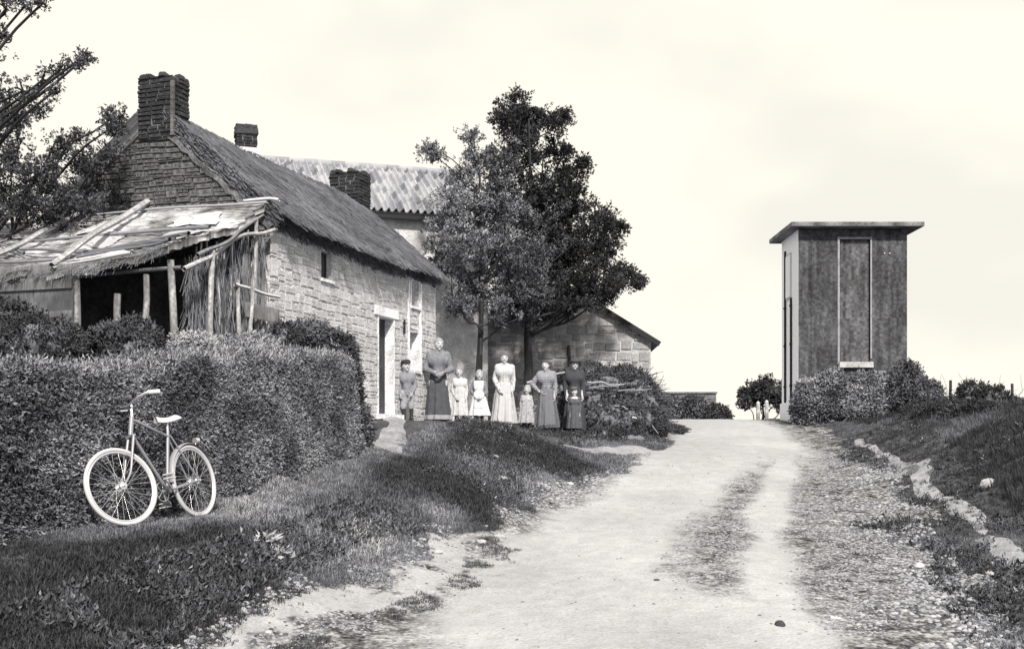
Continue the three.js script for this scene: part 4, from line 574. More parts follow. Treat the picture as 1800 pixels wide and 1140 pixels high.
tree('overhanging_tree', 'thin-leaved tree with branches reaching over the hedge top', -6.6, 11.6, 0.1, 2.6,
  [[10, 15, 26, 0.7], [45, 8, 18, 0.6], [75, 5, 10, 0.5], [5, 60, 12, 0.5], [5, 170, 34, 0.8], [40, 160, 22, 0.7], [75, 140, 18, 0.7], [105, 122, 14, 0.7], [132, 110, 9, 0.7], [150, 100, 5, 0.7], [20, 215, 26, 0.7], [95, 160, 8, 0.5], [-60, 100, 90], [-80, 10, 90], [-40, 200, 60]].map(([x, y, r, n], i) => pc(x, y, 11.4 + [0, 0.3, -0.2][i % 3], r, n)), 11, [0.02, 0.13], { size: 0.33, sub: 0.5 });
tree('crest_tree', 'squat dark tree beside the white posts over the crest', 10.3, 47, 0.1, 0.8,
  [[1345, 690, 22], [1318, 698, 16], [1365, 692, 18], [1350, 676, 10], [1330, 682, 10], [1375, 705, 16], [1312, 708, 8], [1395, 690, 18]].map(([x, y, r, n], i) => pc(x, y, 46 + [0, 0.5, -0.5][i % 3], r, n)), 26, [0.012, 0.07], { size: 1.2, sub: 1.2 });

// low grey building and posts past the crest
{
  const b = thing('low_outbuilding', 'low grey flat-topped outbuilding half hidden past the road crest', 'outbuilding', W(6.75, 54, -0.4), 0);
  part('wall', wallShape([[0, -1], [2.95, -1], [2.95, 2.95], [0, 2.95]], [], 3).translate(0, 0, -3), std(0.34, 0.95, { map: TX.blot }), b);
  for (let r = 0; r < 7; r++) for (let c = 0; c < 5; c++) { const s = part('block', STONES[(r + c * 3) % 10], greyStone[(r * 2 + c) % 5], b); s.position.set(0.3 + c * 0.59 + (r % 2 ? 0.12 : -0.06), 1.1 + r * 0.26, -0.01); s.scale.set(0.54, 0.23, 0.05); }
  part('roof', box(-0.05, 3.0, 2.95, 3.03, -3.05, 0.06), std(0.3, 0.95, { map: TX.blot }), b);
  for (const [px, y0, lab] of [[1333, 708, 'white post under the squat tree over the crest'], [1348, 706, 'slim white post right of the squat tree trunk']]) { const D = 42.5, x = (px - 900) / 2000 * D, y = G(x, D); const p = thing('white_post', lab, 'post', V3(x, y - 0.3, -D), 0, 'posts beyond the crest'); const H = EYE + (786 - y0) / 2000 * D - y + 0.3; part('shaft', boxUV(new THREE.BoxGeometry(0.12, H, 0.12).translate(0, H / 2, 0)), std(0.55, 0.9, { map: TX.wood }), p); part('pointed_top', new THREE.ConeGeometry(0.085, 0.08, 4).rotateY(Math.PI / 4).translate(0, H + 0.04, 0), std(0.55), p); }
}
// fence posts along the right bank
for (const [px, yt, D, lab] of [[1672, 668, 23, 'dark fence post standing left of the scrub on the bank'], [1781, 674, 22, 'dark leaning fence post right of the scrub on the bank'], [1631, 680, 25.5, 'thin dark stake in the bank close to the tower']]) {
  const x = (px - 900) / 2000 * D, y = G(x, D) - 0.2, H = EYE + (786 - yt) / 2000 * D - y; const p = thing('fence_post', lab, 'fence post', V3(x, y, -D), 0, 'fence posts on the right bank'); part('shaft', crooked(V3(0, 0, 0), V3(gauss() * 0.03, H, 0), 0.035, 0.028, 0.03), darkWood, p); part('staple', box(-0.04, 0.04, H - 0.2, H - 0.19, 0.02, 0.045), blackish, p);
}

// ---------------------------------------------------------------- brushwood stack beside the yard
{
  const o = thing('brushwood_stack', 'dark heap of brushwood and faggots stacked before the barn', 'brushwood', onG(2.15, 27.2, -0.05), 0.0);
  const cl = [[-0.3, 1.05, -0.2, 1.0, 0.75, 0.6], [0.6, 1.1, -0.2, 0.7, 0.62, 0.6], [0.0, 0.75, 0, 1.25, 0.85, 0.8], [0.75, 0.65, 0.1, 0.75, 0.85, 0.7], [-0.7, 0.8, 0.1, 0.8, 0.8, 0.6], [0.3, 0.35, 0.7, 1.2, 0.5, 0.6], [-0.5, 0.3, 0.6, 0.9, 0.4, 0.5], [0.85, 0.3, 0.4, 0.5, 0.45, 0.6]], cores = [], L = [], T = [[], [], []];
  const tw = new THREE.CylinderGeometry(0.005, 0.01, 0.46, 5).translate(0, 0.23, 0);
  for (const [x, y, z, a, b, c] of cl) { const g = new THREE.IcosahedronGeometry(1, 3).scale(a * 0.86, b * 0.86, c * 0.86); g.translate(x, y, z); cores.push(g); for (let i = 0; i < 700; i++) { const n = rndDir(), p = V3(x + n.x * a * rr(0.78, 0.98), y + n.y * b * rr(0.78, 1), z + n.z * c * rr(0.78, 1)); if (p.y < 0.03) continue; const lay = V3(rr(-1, 1), gauss() * 0.35, rr(-0.4, 0.4)); L.push([p, quatTo(lay, 0), V3(1, rr(0.3, 1), 1), col(rr(0.03, 0.12))]); T[i % 3].push([p, quatTo(n.add(rndDir()), rr(0, 6)), rr(0.45, 0.9), col(rr(0.02, 0.09))]); } }
  part('inner_mass', merge(cores), coreMat, o); instances('twigs', tw, white, L, o); TREELEAF.forEach((g, k) => T[k].length && instances('dry_leaves', g, leafMat, T[k], o));
  for (const [a, b, r, v] of [[V3(-0.15, 0.72, 0.95), V3(0.75, 0.38, 1.2), 0.04, 0.55], [V3(-0.4, 1.25, 0.75), V3(0.45, 1.2, 0.8), 0.03, 0.32], [V3(-0.3, 1.12, 0.8), V3(0.5, 1.22, 0.8), 0.02, 0.26], [V3(-1.8, 1.25, 0.5), V3(-0.9, 1.5, 0.5), 0.035, 0.4], [V3(0.3, 1.05, 0.82), V3(1.1, 1.1, 0.8), 0.018, 0.22], [V3(0.95, 0.45, 1.0), V3(1.2, 0.05, 1.15), 0.014, 0.3], [V3(0.2, 0.7, 1.1), V3(0.5, 0.62, 1.2), 0.02, 0.3]]) part('pole', crooked(a, b, r, r * 0.7, 0.06), std(v, 0.9), o);
}
shrub('nettle_patch', 'dark low weeds spilling to the road from the brushwood', null, [[3.2, 26.9, 0.02, 0.55, 0.26, 0.4], [3.75, 27.9, 0.0, 0.5, 0.2, 0.5], [2.6, 25.9, 0.0, 0.6, 0.2, 0.4], [2.0, 25.2, 0.0, 0.6, 0.18, 0.3]], 1900, [0.012, 0.07], { cat: 'weeds', geo: TREELEAF, size: 0.6 });

// ---------------------------------------------------------------- ground cover and loose stones
{
  const Ls = [[], [], []], Lt = [[], [], []];
  const normalAt = (x, d) => V3(-(G(x + 0.1, d) - G(x - 0.1, d)) / 0.2, 1, (G(x, d + 0.1) - G(x, d - 0.1)) / 0.2).normalize();
  const put = (L, x, d, sc, v, i) => L[i % 3].push([onG(x, d, -0.006), quatTo(normalAt(x, d).multiplyScalar(0.5).add(V3(gauss() * 0.2, 1, gauss() * 0.2)), rr(0, 6.28)), sc, col(v)]);
  let n = 0;
  for (let i = 0; i < 160000 && n < 60000; i++) { // left verge and yard
    const d = 5.6 + 24 * Math.pow(rnd(), 1.75), x0 = d < 16.2 ? hedgeX(d) - 0.15 : -2.3 + (d - 16.2) * 0.3, x1 = roadL(d) + 1.5, x = lerp(x0, x1, rnd()), in0 = onDirt(x, d); if (in0 > 0.03 + 0.13 * gauss() && !(in0 > 0.42 && in0 < 1.0 && d < 15 && x < roadL(d) + 1.2 && fbm(x * 2.2 + 4, d * 1.6, 5, 3) > 0.5 + 0.06 * rnd())) continue;
    if (d > 19 && x < -1.7) continue; const dry = fbm(x * 0.55 + 20, d * 0.35, 1, 3), strip = d < 17 ? sstep(0.85, 0.35, x - hedgeX(d)) : 0, fore = sstep(-0.75, -0.25, in0) * 0.5, straw = 1.3 * Math.exp(-Math.pow((x + 1.52) / 0.17, 2) - Math.pow((d - 11.5) / 0.35, 2)) + Math.exp(-Math.pow((x + 0.9) / 0.25, 2) - Math.pow((d - 13.6) / 0.4, 2)), tone = in0 > 0.2 ? 0.1 : clamp(0.75 * strip + 0.5 * fore + 2.4 * (dry - 0.5) + straw, 0, 1.5);
    put(Ls, x, d, rr(0.55, 1.3) * (1 - 0.45 * strip) * (in0 > -0.2 ? 0.6 : 1), lerp(0.03, 0.27, tone) * rr(0.5, 1.5), i); n++;
  }
  n = 0;
  for (let i = 0; i < 160000 && n < 48000; i++) { // right verge and bank
    const d = 7.4 + 25 * Math.pow(rnd(), 1.4), x = lerp(roadR(d) - 1.3, 10.2 + d * 0.05, Math.pow(rnd(), 1.15)), in0 = onDirt(x, d); if (in0 > 0.03 + 0.13 * gauss()) continue;
    const dry = fbm(x * 0.7 + 50, d * 0.4, 1, 3), tall = sstep(0.9, 1.8, x - roadR(d)), tone = clamp(2.2 * (dry - 0.56) + 0.9 * Math.exp(-Math.pow((x - 7.9) / 0.4, 2) - Math.pow((d - 19.6) / 1.1, 2)) * n3(x * 3, d * 3) * 1.5, 0, 1);
    if (rnd() < 0.85) put(tall > 0.4 ? Lt : Ls, x, d, rr(0.3, 0.85) * (rnd() < 0.06 ? 1.6 : 1), lerp(0.028, 0.24, tone) * rr(0.5, 1.5), i); n++;
  }
  const Lw = [[], [], []]; // low broad-leaved weeds among the grass
  for (let i = 0; i < 20000; i++) { const left = rnd() < 0.6, d = 6.5 + 19 * Math.pow(rnd(), 1.5), x = left ? lerp(hedgeX(Math.min(d, 16)) + 1.0, roadL(d) - 0.2, rnd()) : lerp(roadR(d) - 0.5, roadR(d) + 3.2, rnd()); if (onDirt(x, d) > 0.0 + 0.1 * gauss() || (d > 18.5 && x < -1.2)) continue; if (fbm(x * 1.1 + 70, d * 0.9, 2, 3) < 0.47) continue; Lw[i % 3].push([onG(x, d, rr(0.0, 0.05)), quatTo(V3(gauss() * 0.5, 1, gauss() * 0.5), rr(0, 6.28)), rr(0.5, 1.1), col(rr(0.02, 0.1) * (rnd() < 0.06 ? 3 : 1))]); }
  const turf = new THREE.Group(); turf.name = 'grass'; tag(turf, 'short rough grass on the banks either side of the road', 'grass', null, 'stuff'); scene.add(turf);
  TUFT.forEach((g, k) => instances('short_grass', g, leafMat, Ls[k], turf)); TALLTUFT.forEach((g, k) => instances('tall_grass', g, leafMat, Lt[k], turf)); SPRIG.forEach((g, k) => instances('low_weeds', g, leafMat, Lw[k], turf));

  // loose road metal
  const peb = [0, 1, 2].map(s => { const g = new THREE.IcosahedronGeometry(1, 1), p = g.attributes.position; for (let i = 0; i < p.count; i++) { const k = 0.72 + 0.55 * n3(p.getX(i) * 1.6 + s * 9, p.getY(i) * 1.6, p.getZ(i) * 1.6); p.setXYZ(i, p.getX(i) * k, p.getY(i) * k * 0.62, p.getZ(i) * k * 0.85); } g.computeVertexNormals(); return g; });
  const Lp = [[], [], []]; n = 0;
  for (let i = 0; i < 420000 && n < 60000; i++) { const d = 6.2 + 17 * Math.pow(rnd(), 1.5), x = lerp(roadL(d) - 0.3, roadR(d) + 0.5, rnd()), b = bare(x, d), in0 = roadIn(x, d); if (in0 < -0.15 || rnd() < b * 0.985) continue; if (fbm(x * 1.5, d * 1.1, 7, 3) < 0.36) continue; const s = 0.004 + 0.015 * Math.pow(rnd(), 3.5); Lp[i % 3].push([onG(x, d, s * 0.15 + 0.006), quatTo(rndDir().multiplyScalar(0.5).add(QY), rr(0, 6.28)), s * (in0 < 0.5 ? 1.2 : 1), col(rnd() < 0.35 ? rr(0.05, 0.16) : rr(0.18, 0.34))]); n++; }
  for (let i = 0, m = 0; i < 90000 && m < 6500; i++) { const d = 6.6 + 14 * Math.pow(rnd(), 1.3), right = rnd() < 0.7, e = Math.abs(gauss()) * 0.6, x = right ? roadR(d) + 0.25 - e * 1.4 : roadL(d) - 0.25 + e, s = 0.012 + 0.022 * Math.pow(rnd(), 2.2); if (bare(x, d) > 0.6 || fbm(x * 1.7 + 8, d * 1.3, 9, 3) < 0.45) continue; Lp[i % 3].push([onG(x, d, s * 0.2), quatTo(rndDir().multiplyScalar(0.5).add(QY), rr(0, 6.28)), s, col(rnd() < 0.45 ? rr(0.05, 0.14) : rr(0.2, 0.42))]); m++; }
  const grav = new THREE.Group(); grav.name = 'gravel'; tag(grav, 'loose gravel strewn between the wheel tracks of the road', 'gravel', null, 'stuff'); scene.add(grav);
  peb.forEach((g, k) => instances('pebbles', g, white, Lp[k], grav));
  // single stones and clods that can be picked out
  const single = (X, D, r, v, name, label, cat, group) => { const g = new THREE.IcosahedronGeometry(1, 3), p = g.attributes.position, s = rr(0, 40); for (let i = 0; i < p.count; i++) { const k = 0.75 + 0.5 * fbm(p.getX(i) * 1.2 + s, p.getY(i) * 1.2, p.getZ(i) * 1.2, 3); p.setXYZ(i, p.getX(i) * k * r[0], p.getY(i) * k * r[1], p.getZ(i) * k * r[2]); } g.computeVertexNormals(); const m = new THREE.Mesh(boxUV(g), std(v, 0.95, { map: TX.limew, bumpMap: TX.grainB, bumpScale: 0.01 })); m.name = numbered(name); m.position.copy(onG(X, D, r[1] * 0.35)); m.rotation.y = rr(0, 3); tag(m, label, cat, group); scene.add(m); };
  single(6.62, 15.75, [0.15, 0.1, 0.12], 0.55, 'boulder', 'rounded pale boulder lying on the dark right bank', 'boulder');
  single(4.03, 11.25, [0.05, 0.042, 0.05], 0.6, 'stone', 'pale round cobble at the grass edge right of the gravel', 'stone');
  single(4.45, 10.6, [0.05, 0.035, 0.04], 0.55, 'stone', 'pale stone half sunk in grass beside the footpath', 'stone');
  single(-0.35, 12.9, [0.07, 0.035, 0.06], 0.55, 'stone', 'rounded pale stone where bank grass meets the gravel', 'stone', 'edge stones');
  single(-0.15, 13.5, [0.09, 0.03, 0.07], 0.55, 'stone', 'widest flat pale stone along the left grass edge', 'stone', 'edge stones');
  single(-0.8, 12.2, [0.06, 0.03, 0.06], 0.55, 'stone', 'small pale stone in the grass edge level with the bicycle', 'stone', 'edge stones');
  single(0.9, 17.6, [0.06, 0.035, 0.06], 0.55, 'stone', 'small pale stone in the grass edge below the yard path', 'stone', 'edge stones');
  single(-0.3, 18.2, [0.06, 0.03, 0.1], 0.62, 'bank_stone', 'pale sliver of stone in the mound below the group of people', 'stone');
  single(-0.15, 16.4, [0.09, 0.05, 0.08], 0.4, 'bank_stone', 'grey stone at the foot of the grass mound', 'stone');
  single(0.72, 22.0, [0.3, 0.13, 0.2], 0.06, 'turf_clod', 'dark turf clod in the mouth of the yard path', 'clod');
  single(2.06, 8.75, [0.055, 0.035, 0.04], 0.05, 'dung_clod', 'dark dung clod on the pale right wheel track', 'clod');
  single(2.0, 8.78, [0.018, 0.012, 0.015], 0.05, 'dung_clod', 'tiny dark crumb beside the dung clod on the track', 'clod');
  single(1.35, 10.6, [0.035, 0.02, 0.03], 0.07, 'dung_clod', 'small dark clod at the edge of the middle gravel', 'clod');
  const stick = (a, b, r, v, label) => { const g = crooked(onG(...a, r), onG(...b, r), r, r * 0.6, 0.03); g.computeBoundingBox(); const c = g.boundingBox.getCenter(V3(0, 0, 0)); g.translate(-c.x, -c.y, -c.z); const m = new THREE.Mesh(g, std(v, 0.9)); m.name = numbered('fallen_stick'); m.position.copy(c); tag(m, label, 'stick'); scene.add(m); };
  stick([2.55, 9.1], [2.95, 8.95], 0.012, 0.6, 'pale stick lying on the gravel beside the right track');
  stick([3.0, 9.1], [3.2, 8.9], 0.006, 0.6, 'thin pale twig lying right of the longer stick');
}

// ---------------------------------------------------------------- the bicycle
{
  const pF = onG(-3.23, 9.6), pR = onG(-2.9, 10.6), mid = pF.clone().add(pR).multiplyScalar(0.5);
  const bk = thing('bicycle', 'old roadster bicycle with pale tyres leaning on the hedge', 'bicycle', mid.clone(), 0);
  bk.rotation.set(-0.2, 72 * Math.PI / 180, Math.atan2(pR.y - pF.y, 1.05), 'YXZ'); bk.position.y += 0.004;
  const enamel = new THREE.MeshStandardMaterial({ color: col(0.26), roughness: 0.4, metalness: 0.1 }), nickel = new THREE.MeshStandardMaterial({ color: col(0.72), roughness: 0.28, metalness: 0.75 }), rubber = std(0.5, 0.85), leather = std(0.42, 0.55), blk = std(0.03, 0.5);
  const xF = -0.525, xR = 0.525, R = 0.345, BB = V3(0.085, 0.275, 0), SC = V3(0.245, 0.79, 0), HT_ = V3(-0.235, 0.95, 0), HB = V3(-0.30, 0.78, 0);
  const tubeP = (n, a, b, r, m = enamel, p = bk) => part(n, cyl(a, b, r, r, 10), m, p);
  const wheel = (parent, cx, cog) => {
    const w = new THREE.Group(); w.name = 'wheel'; w.position.set(cx, R, 0); parent.add(w);
    part('tyre', new THREE.TorusGeometry(R - 0.0185, 0.018, 12, 64), rubber, w); part('rim', new THREE.TorusGeometry(R - 0.042, 0.011, 8, 64), nickel, w);
    const hub = part('hub', merge([new THREE.CylinderGeometry(0.02, 0.02, 0.1, 14).rotateX(Math.PI / 2), new THREE.CylinderGeometry(0.034, 0.034, 0.006, 16).rotateX(Math.PI / 2).translate(0, 0, 0.036), new THREE.CylinderGeometry(0.034, 0.034, 0.006, 16).rotateX(Math.PI / 2).translate(0, 0, -0.036), new THREE.CylinderGeometry(0.012, 0.012, 0.14, 10).rotateX(Math.PI / 2)]), nickel, w);
    for (let i = 0; i < 32; i++) { const s = i % 2 ? 1 : -1, a = i / 32 * 6.2832, b = a + (i % 4 < 2 ? 1 : -1) * 0.9; part('spoke', cyl(V3(Math.cos(b) * 0.032, Math.sin(b) * 0.032, s * 0.036), V3(Math.cos(a) * (R - 0.052), Math.sin(a) * (R - 0.052), 0), 0.0016, 0.0016, 4), nickel, w); }
    if (cog) part('sprocket', new THREE.CylinderGeometry(0.036, 0.036, 0.004, 18).rotateX(Math.PI / 2).translate(0, 0, -0.05), nickel, w);
    return w;
  };
  const frame = new THREE.Group(); frame.name = 'frame'; bk.add(frame);
  tubeP('top_tube', V3(-0.245, 0.925, 0), SC.clone().add(V3(0, -0.02, 0)), 0.0145, enamel, frame); tubeP('down_tube', V3(-0.29, 0.8, 0), BB, 0.0155, enamel, frame); tubeP('seat_tube', BB, SC.clone().add(V3(0.012, 0.03, 0)), 0.0155, enamel, frame); tubeP('head_tube', HB, HT_, 0.021, enamel, frame);
  for (const z of [-0.055, 0.055]) { tubeP('chain_stay', BB.clone().add(V3(0.02, 0, z * 0.6)), V3(xR, R, z), 0.0095, enamel, frame); tubeP('seat_stay', SC.clone().add(V3(0.01, -0.01, z * 0.3)), V3(xR, R, z), 0.008, enamel, frame); }
  part('bottom_bracket', new THREE.CylinderGeometry(0.026, 0.026, 0.075, 14).rotateX(Math.PI / 2).translate(BB.x, BB.y, 0), enamel, frame);
  wheel(bk, xR, true);
  // steered assembly, turned about the head
  const st = new THREE.Group(); st.name = 'steering'; { const ax = V3(0.357, 0.934, 0).normalize(), q = new THREE.Quaternion().setFromAxisAngle(ax, -0.36), o = V3(-0.3, 0.78, 0); st.quaternion.copy(q); st.position.copy(o.clone().sub(o.clone().applyQuaternion(q))); } bk.add(st);
  const ox = 0; wheel(st, xF + ox, false);
  part('fork', merge([-1, 1].flatMap(s => [taperTube([V3(HB.x + ox, 0.765, s * 0.042), V3(-0.37 + ox, 0.6, s * 0.05), V3(-0.44 + ox, 0.44, s * 0.053), V3(xF + ox, R, s * 0.055)], 0.0135, 0.009, 9, 18)]).concat([box(HB.x + ox - 0.018, HB.x + ox + 0.018, 0.765, 0.783, -0.052, 0.052)])), enamel, st);
  tubeP('steerer', V3(HT_.x + ox - 0.002, 0.94, 0), V3(-0.205 + ox, 1.055, 0), 0.0125, nickel, st);
  const bar = part('handlebar', taperTube([V3(-0.09 + ox, 1.085, 0.25), V3(-0.17 + ox, 1.09, 0.225), V3(-0.225 + ox, 1.075, 0.14), V3(-0.24 + ox, 1.05, 0.0), V3(-0.225 + ox, 1.075, -0.14), V3(-0.17 + ox, 1.09, -0.225), V3(-0.09 + ox, 1.085, -0.25)], 0.0115, 0.0115, 9, 48), nickel, st);
  for (const s of [1, -1]) part('grip', taperTube([V3(-0.17 + ox, 1.09, s * 0.225), V3(-0.125 + ox, 1.087, s * 0.24), V3(-0.075 + ox, 1.083, s * 0.255)], 0.0175, 0.0195, 9, 12), s > 0 ? std(0.75, 0.6) : leather, bar);
  part('lamp_bracket', box(HT_.x + ox - 0.1, HT_.x + ox - 0.03, 1.0, 1.012, -0.012, 0.012), nickel, st);
  { const g = new THREE.LatheGeometry([[R + 0.01, -0.03], [R + 0.017, -0.02], [R + 0.021, 0], [R + 0.017, 0.02], [R + 0.01, 0.03]].map(p => new THREE.Vector2(...p)), 40, 0, 2.5).rotateX(Math.PI / 2); const mg = part('rear_mudguard', g, new THREE.MeshStandardMaterial({ color: col(0.3), roughness: 0.4, side: THREE.DoubleSide }), bk); mg.position.set(xR, R, 0); mg.rotation.z = 2.2; }
  // saddle: broad leather top on springs
  const sd = new THREE.Group(); sd.name = 'saddle'; bk.add(sd);
  { const P = [], I = [], nu = 18, nv = 12; for (let i = 0; i <= nu; i++) for (let j = 0; j <= nv; j++) { const u = i / nu, v = j / nv * 2 - 1, x = lerp(0.10, 0.40, u), hw = lerp(0.022, 0.105, Math.pow(sstep(0.15, 0.95, u), 1.3)) * Math.sqrt(Math.max(0.02, 1 - Math.pow(clamp((u - 0.8) / 0.2), 3))), y = 0.955 - 0.02 * Math.sin(u * Math.PI) + 0.02 * u - 0.055 * Math.pow(Math.abs(v), 2.6) * (1 - 0.35 * u); P.push(x, y, v * hw); } for (let i = 0; i < nu; i++) for (let j = 0; j < nv; j++) { const a = i * (nv + 1) + j; I.push(a, a + 1, a + nv + 1, a + 1, a + nv + 2, a + nv + 1); } const g = new THREE.BufferGeometry(); g.setAttribute('position', new THREE.Float32BufferAttribute(P, 3)); g.setIndex(I); g.computeVertexNormals(); part('leather_top', g, std(0.55, 0.5, { side: THREE.DoubleSide }), sd); }
  part('rails', merge([cyl(V3(0.13, 0.925, 0), V3(0.37, 0.905, 0.05), 0.005), cyl(V3(0.13, 0.925, 0), V3(0.37, 0.905, -0.05), 0.005)]), nickel, sd);
  for (const s of [1, -1]) { const pts = []; for (let i = 0; i <= 32; i++) { const a = i / 32 * 6.283 * 4; pts.push(V3(0.365 + Math.cos(a) * 0.014, 0.905 + i / 32 * 0.05, s * 0.055 + Math.sin(a) * 0.014)); } part('spring', taperTube(pts, 0.0028, 0.0028, 5, 80), nickel, sd); }
  tubeP('seat_post', V3(0.25, 0.8, 0), V3(0.27, 0.915, 0), 0.012, nickel, sd);
  // crank set
  const cr = new THREE.Group(); cr.name = 'crankset'; cr.position.copy(BB); bk.add(cr);
  part('chainring', new THREE.TorusGeometry(0.088, 0.005, 6, 36).translate(0, 0, -0.05), nickel, cr); for (let i = 0; i < 5; i++) { const a = i * 1.2566; part('ring_arm', cyl(V3(0, 0, -0.05), V3(Math.cos(a) * 0.086, Math.sin(a) * 0.086, -0.05), 0.005), nickel, cr); }
  const ca = V3(-0.115, 0.115, 0); for (const s of [1, -1]) { const t = ca.clone().multiplyScalar(s); part('crank_arm', cyl(V3(0, 0, s * 0.062), V3(t.x, t.y, s * 0.068), 0.009, 0.008), nickel, cr); const pd = part('pedal', merge([box(t.x - 0.035, t.x + 0.035, t.y + 0.012, t.y + 0.024, s * 0.085 - 0.0, s * 0.085 + s * 0.085), box(t.x - 0.035, t.x + 0.035, t.y - 0.024, t.y - 0.012, s * 0.085, s * 0.17)]), std(0.5, 0.6), cr); part('axle', cyl(V3(t.x, t.y, s * 0.06), V3(t.x, t.y, s * 0.172), 0.006), nickel, pd); }
  part('chain', merge([cyl(V3(BB.x, BB.y + 0.088, -0.05), V3(xR, R + 0.036, -0.05), 0.0045), cyl(V3(BB.x, BB.y - 0.088, -0.05), V3(xR, R - 0.036, -0.05), 0.0045)]), std(0.2, 0.5), bk);
  const rl = part('rear_lamp', new THREE.CylinderGeometry(0.026, 0.03, 0.05, 14).rotateZ(Math.PI / 2).translate(0.68, 0.73, 0.0), nickel, bk); part('lens', new THREE.SphereGeometry(0.022, 12, 8).translate(0.705, 0.73, 0), std(0.75, 0.2), rl); part('bracket', cyl(V3(0.66, 0.69, 0), V3(0.67, 0.73, 0), 0.006), nickel, rl);
}

// ---------------------------------------------------------------- people: distance fields meshed by surface nets
function surfaceNets(f, lo, hi, cell) {
  const n = [0, 1, 2].map(k => Math.max(2, Math.ceil((hi[k] - lo[k]) / cell) + 1)), [nx, ny, nz] = n, F = new Float32Array(nx * ny * nz);
  for (let k = 0, q = 0; k < nz; k++) for (let j = 0; j < ny; j++) for (let i = 0; i < nx; i++, q++) F[q] = f(lo[0] + i * cell, lo[1] + j * cell, lo[2] + k * cell);
  const id = new Int32Array(nx * ny * nz).fill(-1), P = [], I = [], off = [0, 1, nx, nx + 1, nx * ny, nx * ny + 1, nx * ny + nx, nx * ny + nx + 1], E = [[0, 1], [2, 3], [4, 5], [6, 7], [0, 2], [1, 3], [4, 6], [5, 7], [0, 4], [1, 5], [2, 6], [3, 7]]; let c = 0;
  for (let k = 0; k < nz - 1; k++) for (let j = 0; j < ny - 1; j++) for (let i = 0; i < nx - 1; i++) {
    const q = (k * ny + j) * nx + i; let m = 0; for (let b = 0; b < 8; b++) if (F[q + off[b]] < 0) m |= 1 << b; if (m === 0 || m === 255) continue;
    let x = 0, y = 0, z = 0, e = 0; for (const [a, b] of E) { const va = F[q + off[a]], vb = F[q + off[b]]; if ((va < 0) === (vb < 0)) continue; const t = va / (va - vb); x += (a & 1) + ((b & 1) - (a & 1)) * t; y += ((a >> 1) & 1) + (((b >> 1) & 1) - ((a >> 1) & 1)) * t; z += ((a >> 2) & 1) + (((b >> 2) & 1) - ((a >> 2) & 1)) * t; e++; }
    id[q] = c++; P.push(lo[0] + (i + x / e) * cell, lo[1] + (j + y / e) * cell, lo[2] + (k + z / e) * cell);
  }
  const quad = (a, b, d, e, flip) => { if (a < 0 || b < 0 || d < 0 || e < 0) return; if (flip) I.push(a, d, b, a, e, d); else I.push(a, b, d, a, d, e); };
  for (let k = 1; k < nz - 1; k++) for (let j = 1; j < ny - 1; j++) for (let i = 1; i < nx - 1; i++) {
    const q = (k * ny + j) * nx + i, s = F[q] < 0; const X = F[q + 1] < 0, Y = F[q + nx] < 0, Z = F[q + nx * ny] < 0;
    if (s !== X) quad(id[q - nx - nx * ny], id[q - nx * ny], id[q], id[q - nx], !s); if (s !== Y) quad(id[q - 1 - nx * ny], id[q - 1], id[q], id[q - nx * ny], !s); if (s !== Z) quad(id[q - 1 - nx], id[q - nx], id[q], id[q - 1], !s);
  }
  const g = new THREE.BufferGeometry(); g.setAttribute('position', new THREE.Float32BufferAttribute(P, 3)); g.setIndex(I); g.computeVertexNormals(); return g;
}
const smin = (a, b, k) => { const h = Math.max(0, k - Math.abs(a - b)) / k; return Math.min(a, b) - h * h * k * 0.25; };
const cone = (a, b, ra, rb) => { const bx = b.x - a.x, by = b.y - a.y, bz = b.z - a.z, L = bx * bx + by * by + bz * bz + 1e-12; return (x, y, z) => { const px = x - a.x, py = y - a.y, pz = z - a.z, t = clamp((px * bx + py * by + pz * bz) / L); return Math.hypot(px - bx * t, py - by * t, pz - bz * t) - (ra + (rb - ra) * t); }; };
const elli = (c, r) => (x, y, z) => { const k = Math.hypot((x - c.x) / r.x, (y - c.y) / r.y, (z - c.z) / r.z); return (k - 1) * Math.min(r.x, r.y, r.z); };
const blend = (list, k) => (x, y, z) => { let d = list[0](x, y, z); for (let i = 1; i < list.length; i++) d = smin(d, list[i](x, y, z), k); return d; };
function paint(g, fn) { const p = g.attributes.position, C = new Float32Array(p.count * 3); for (let i = 0; i < p.count; i++) { const c = col(fn(p.getX(i), p.getY(i), p.getZ(i))); C[3 * i] = c.r; C[3 * i + 1] = c.g; C[3 * i + 2] = c.b; } g.setAttribute('color', new THREE.BufferAttribute(C, 3)); return g; }
const skinMat = new THREE.MeshStandardMaterial({ vertexColors: true, roughness: 0.65 });
const clothMat = new THREE.MeshStandardMaterial({ vertexColors: true, roughness: 0.95 });
// woven cloth: mottled dye, and for some a stripe or check
const dye = (g, v, pat, H) => paint(g, (x, y, z) => { const a = Math.atan2(z, x); let k = 0.8 + 0.4 * fbm(x * 22, y * 22, z * 22, 3) + 0.22 * (n3(x * 90, y * 90, z * 90) - 0.5); if (pat === 'stripe') k *= Math.sin(a * 46) > 0.1 ? 1.15 : 0.8; if (pat === 'check') k *= (Math.sin(a * 40) > 0 ? 1.1 : 0.86) * (Math.sin(y * 110) > 0 ? 1.1 : 0.86); if (pat === 'spot' && n3(x * 60, y * 60, z * 60) > 0.74) k *= 1.5; return v * k; });

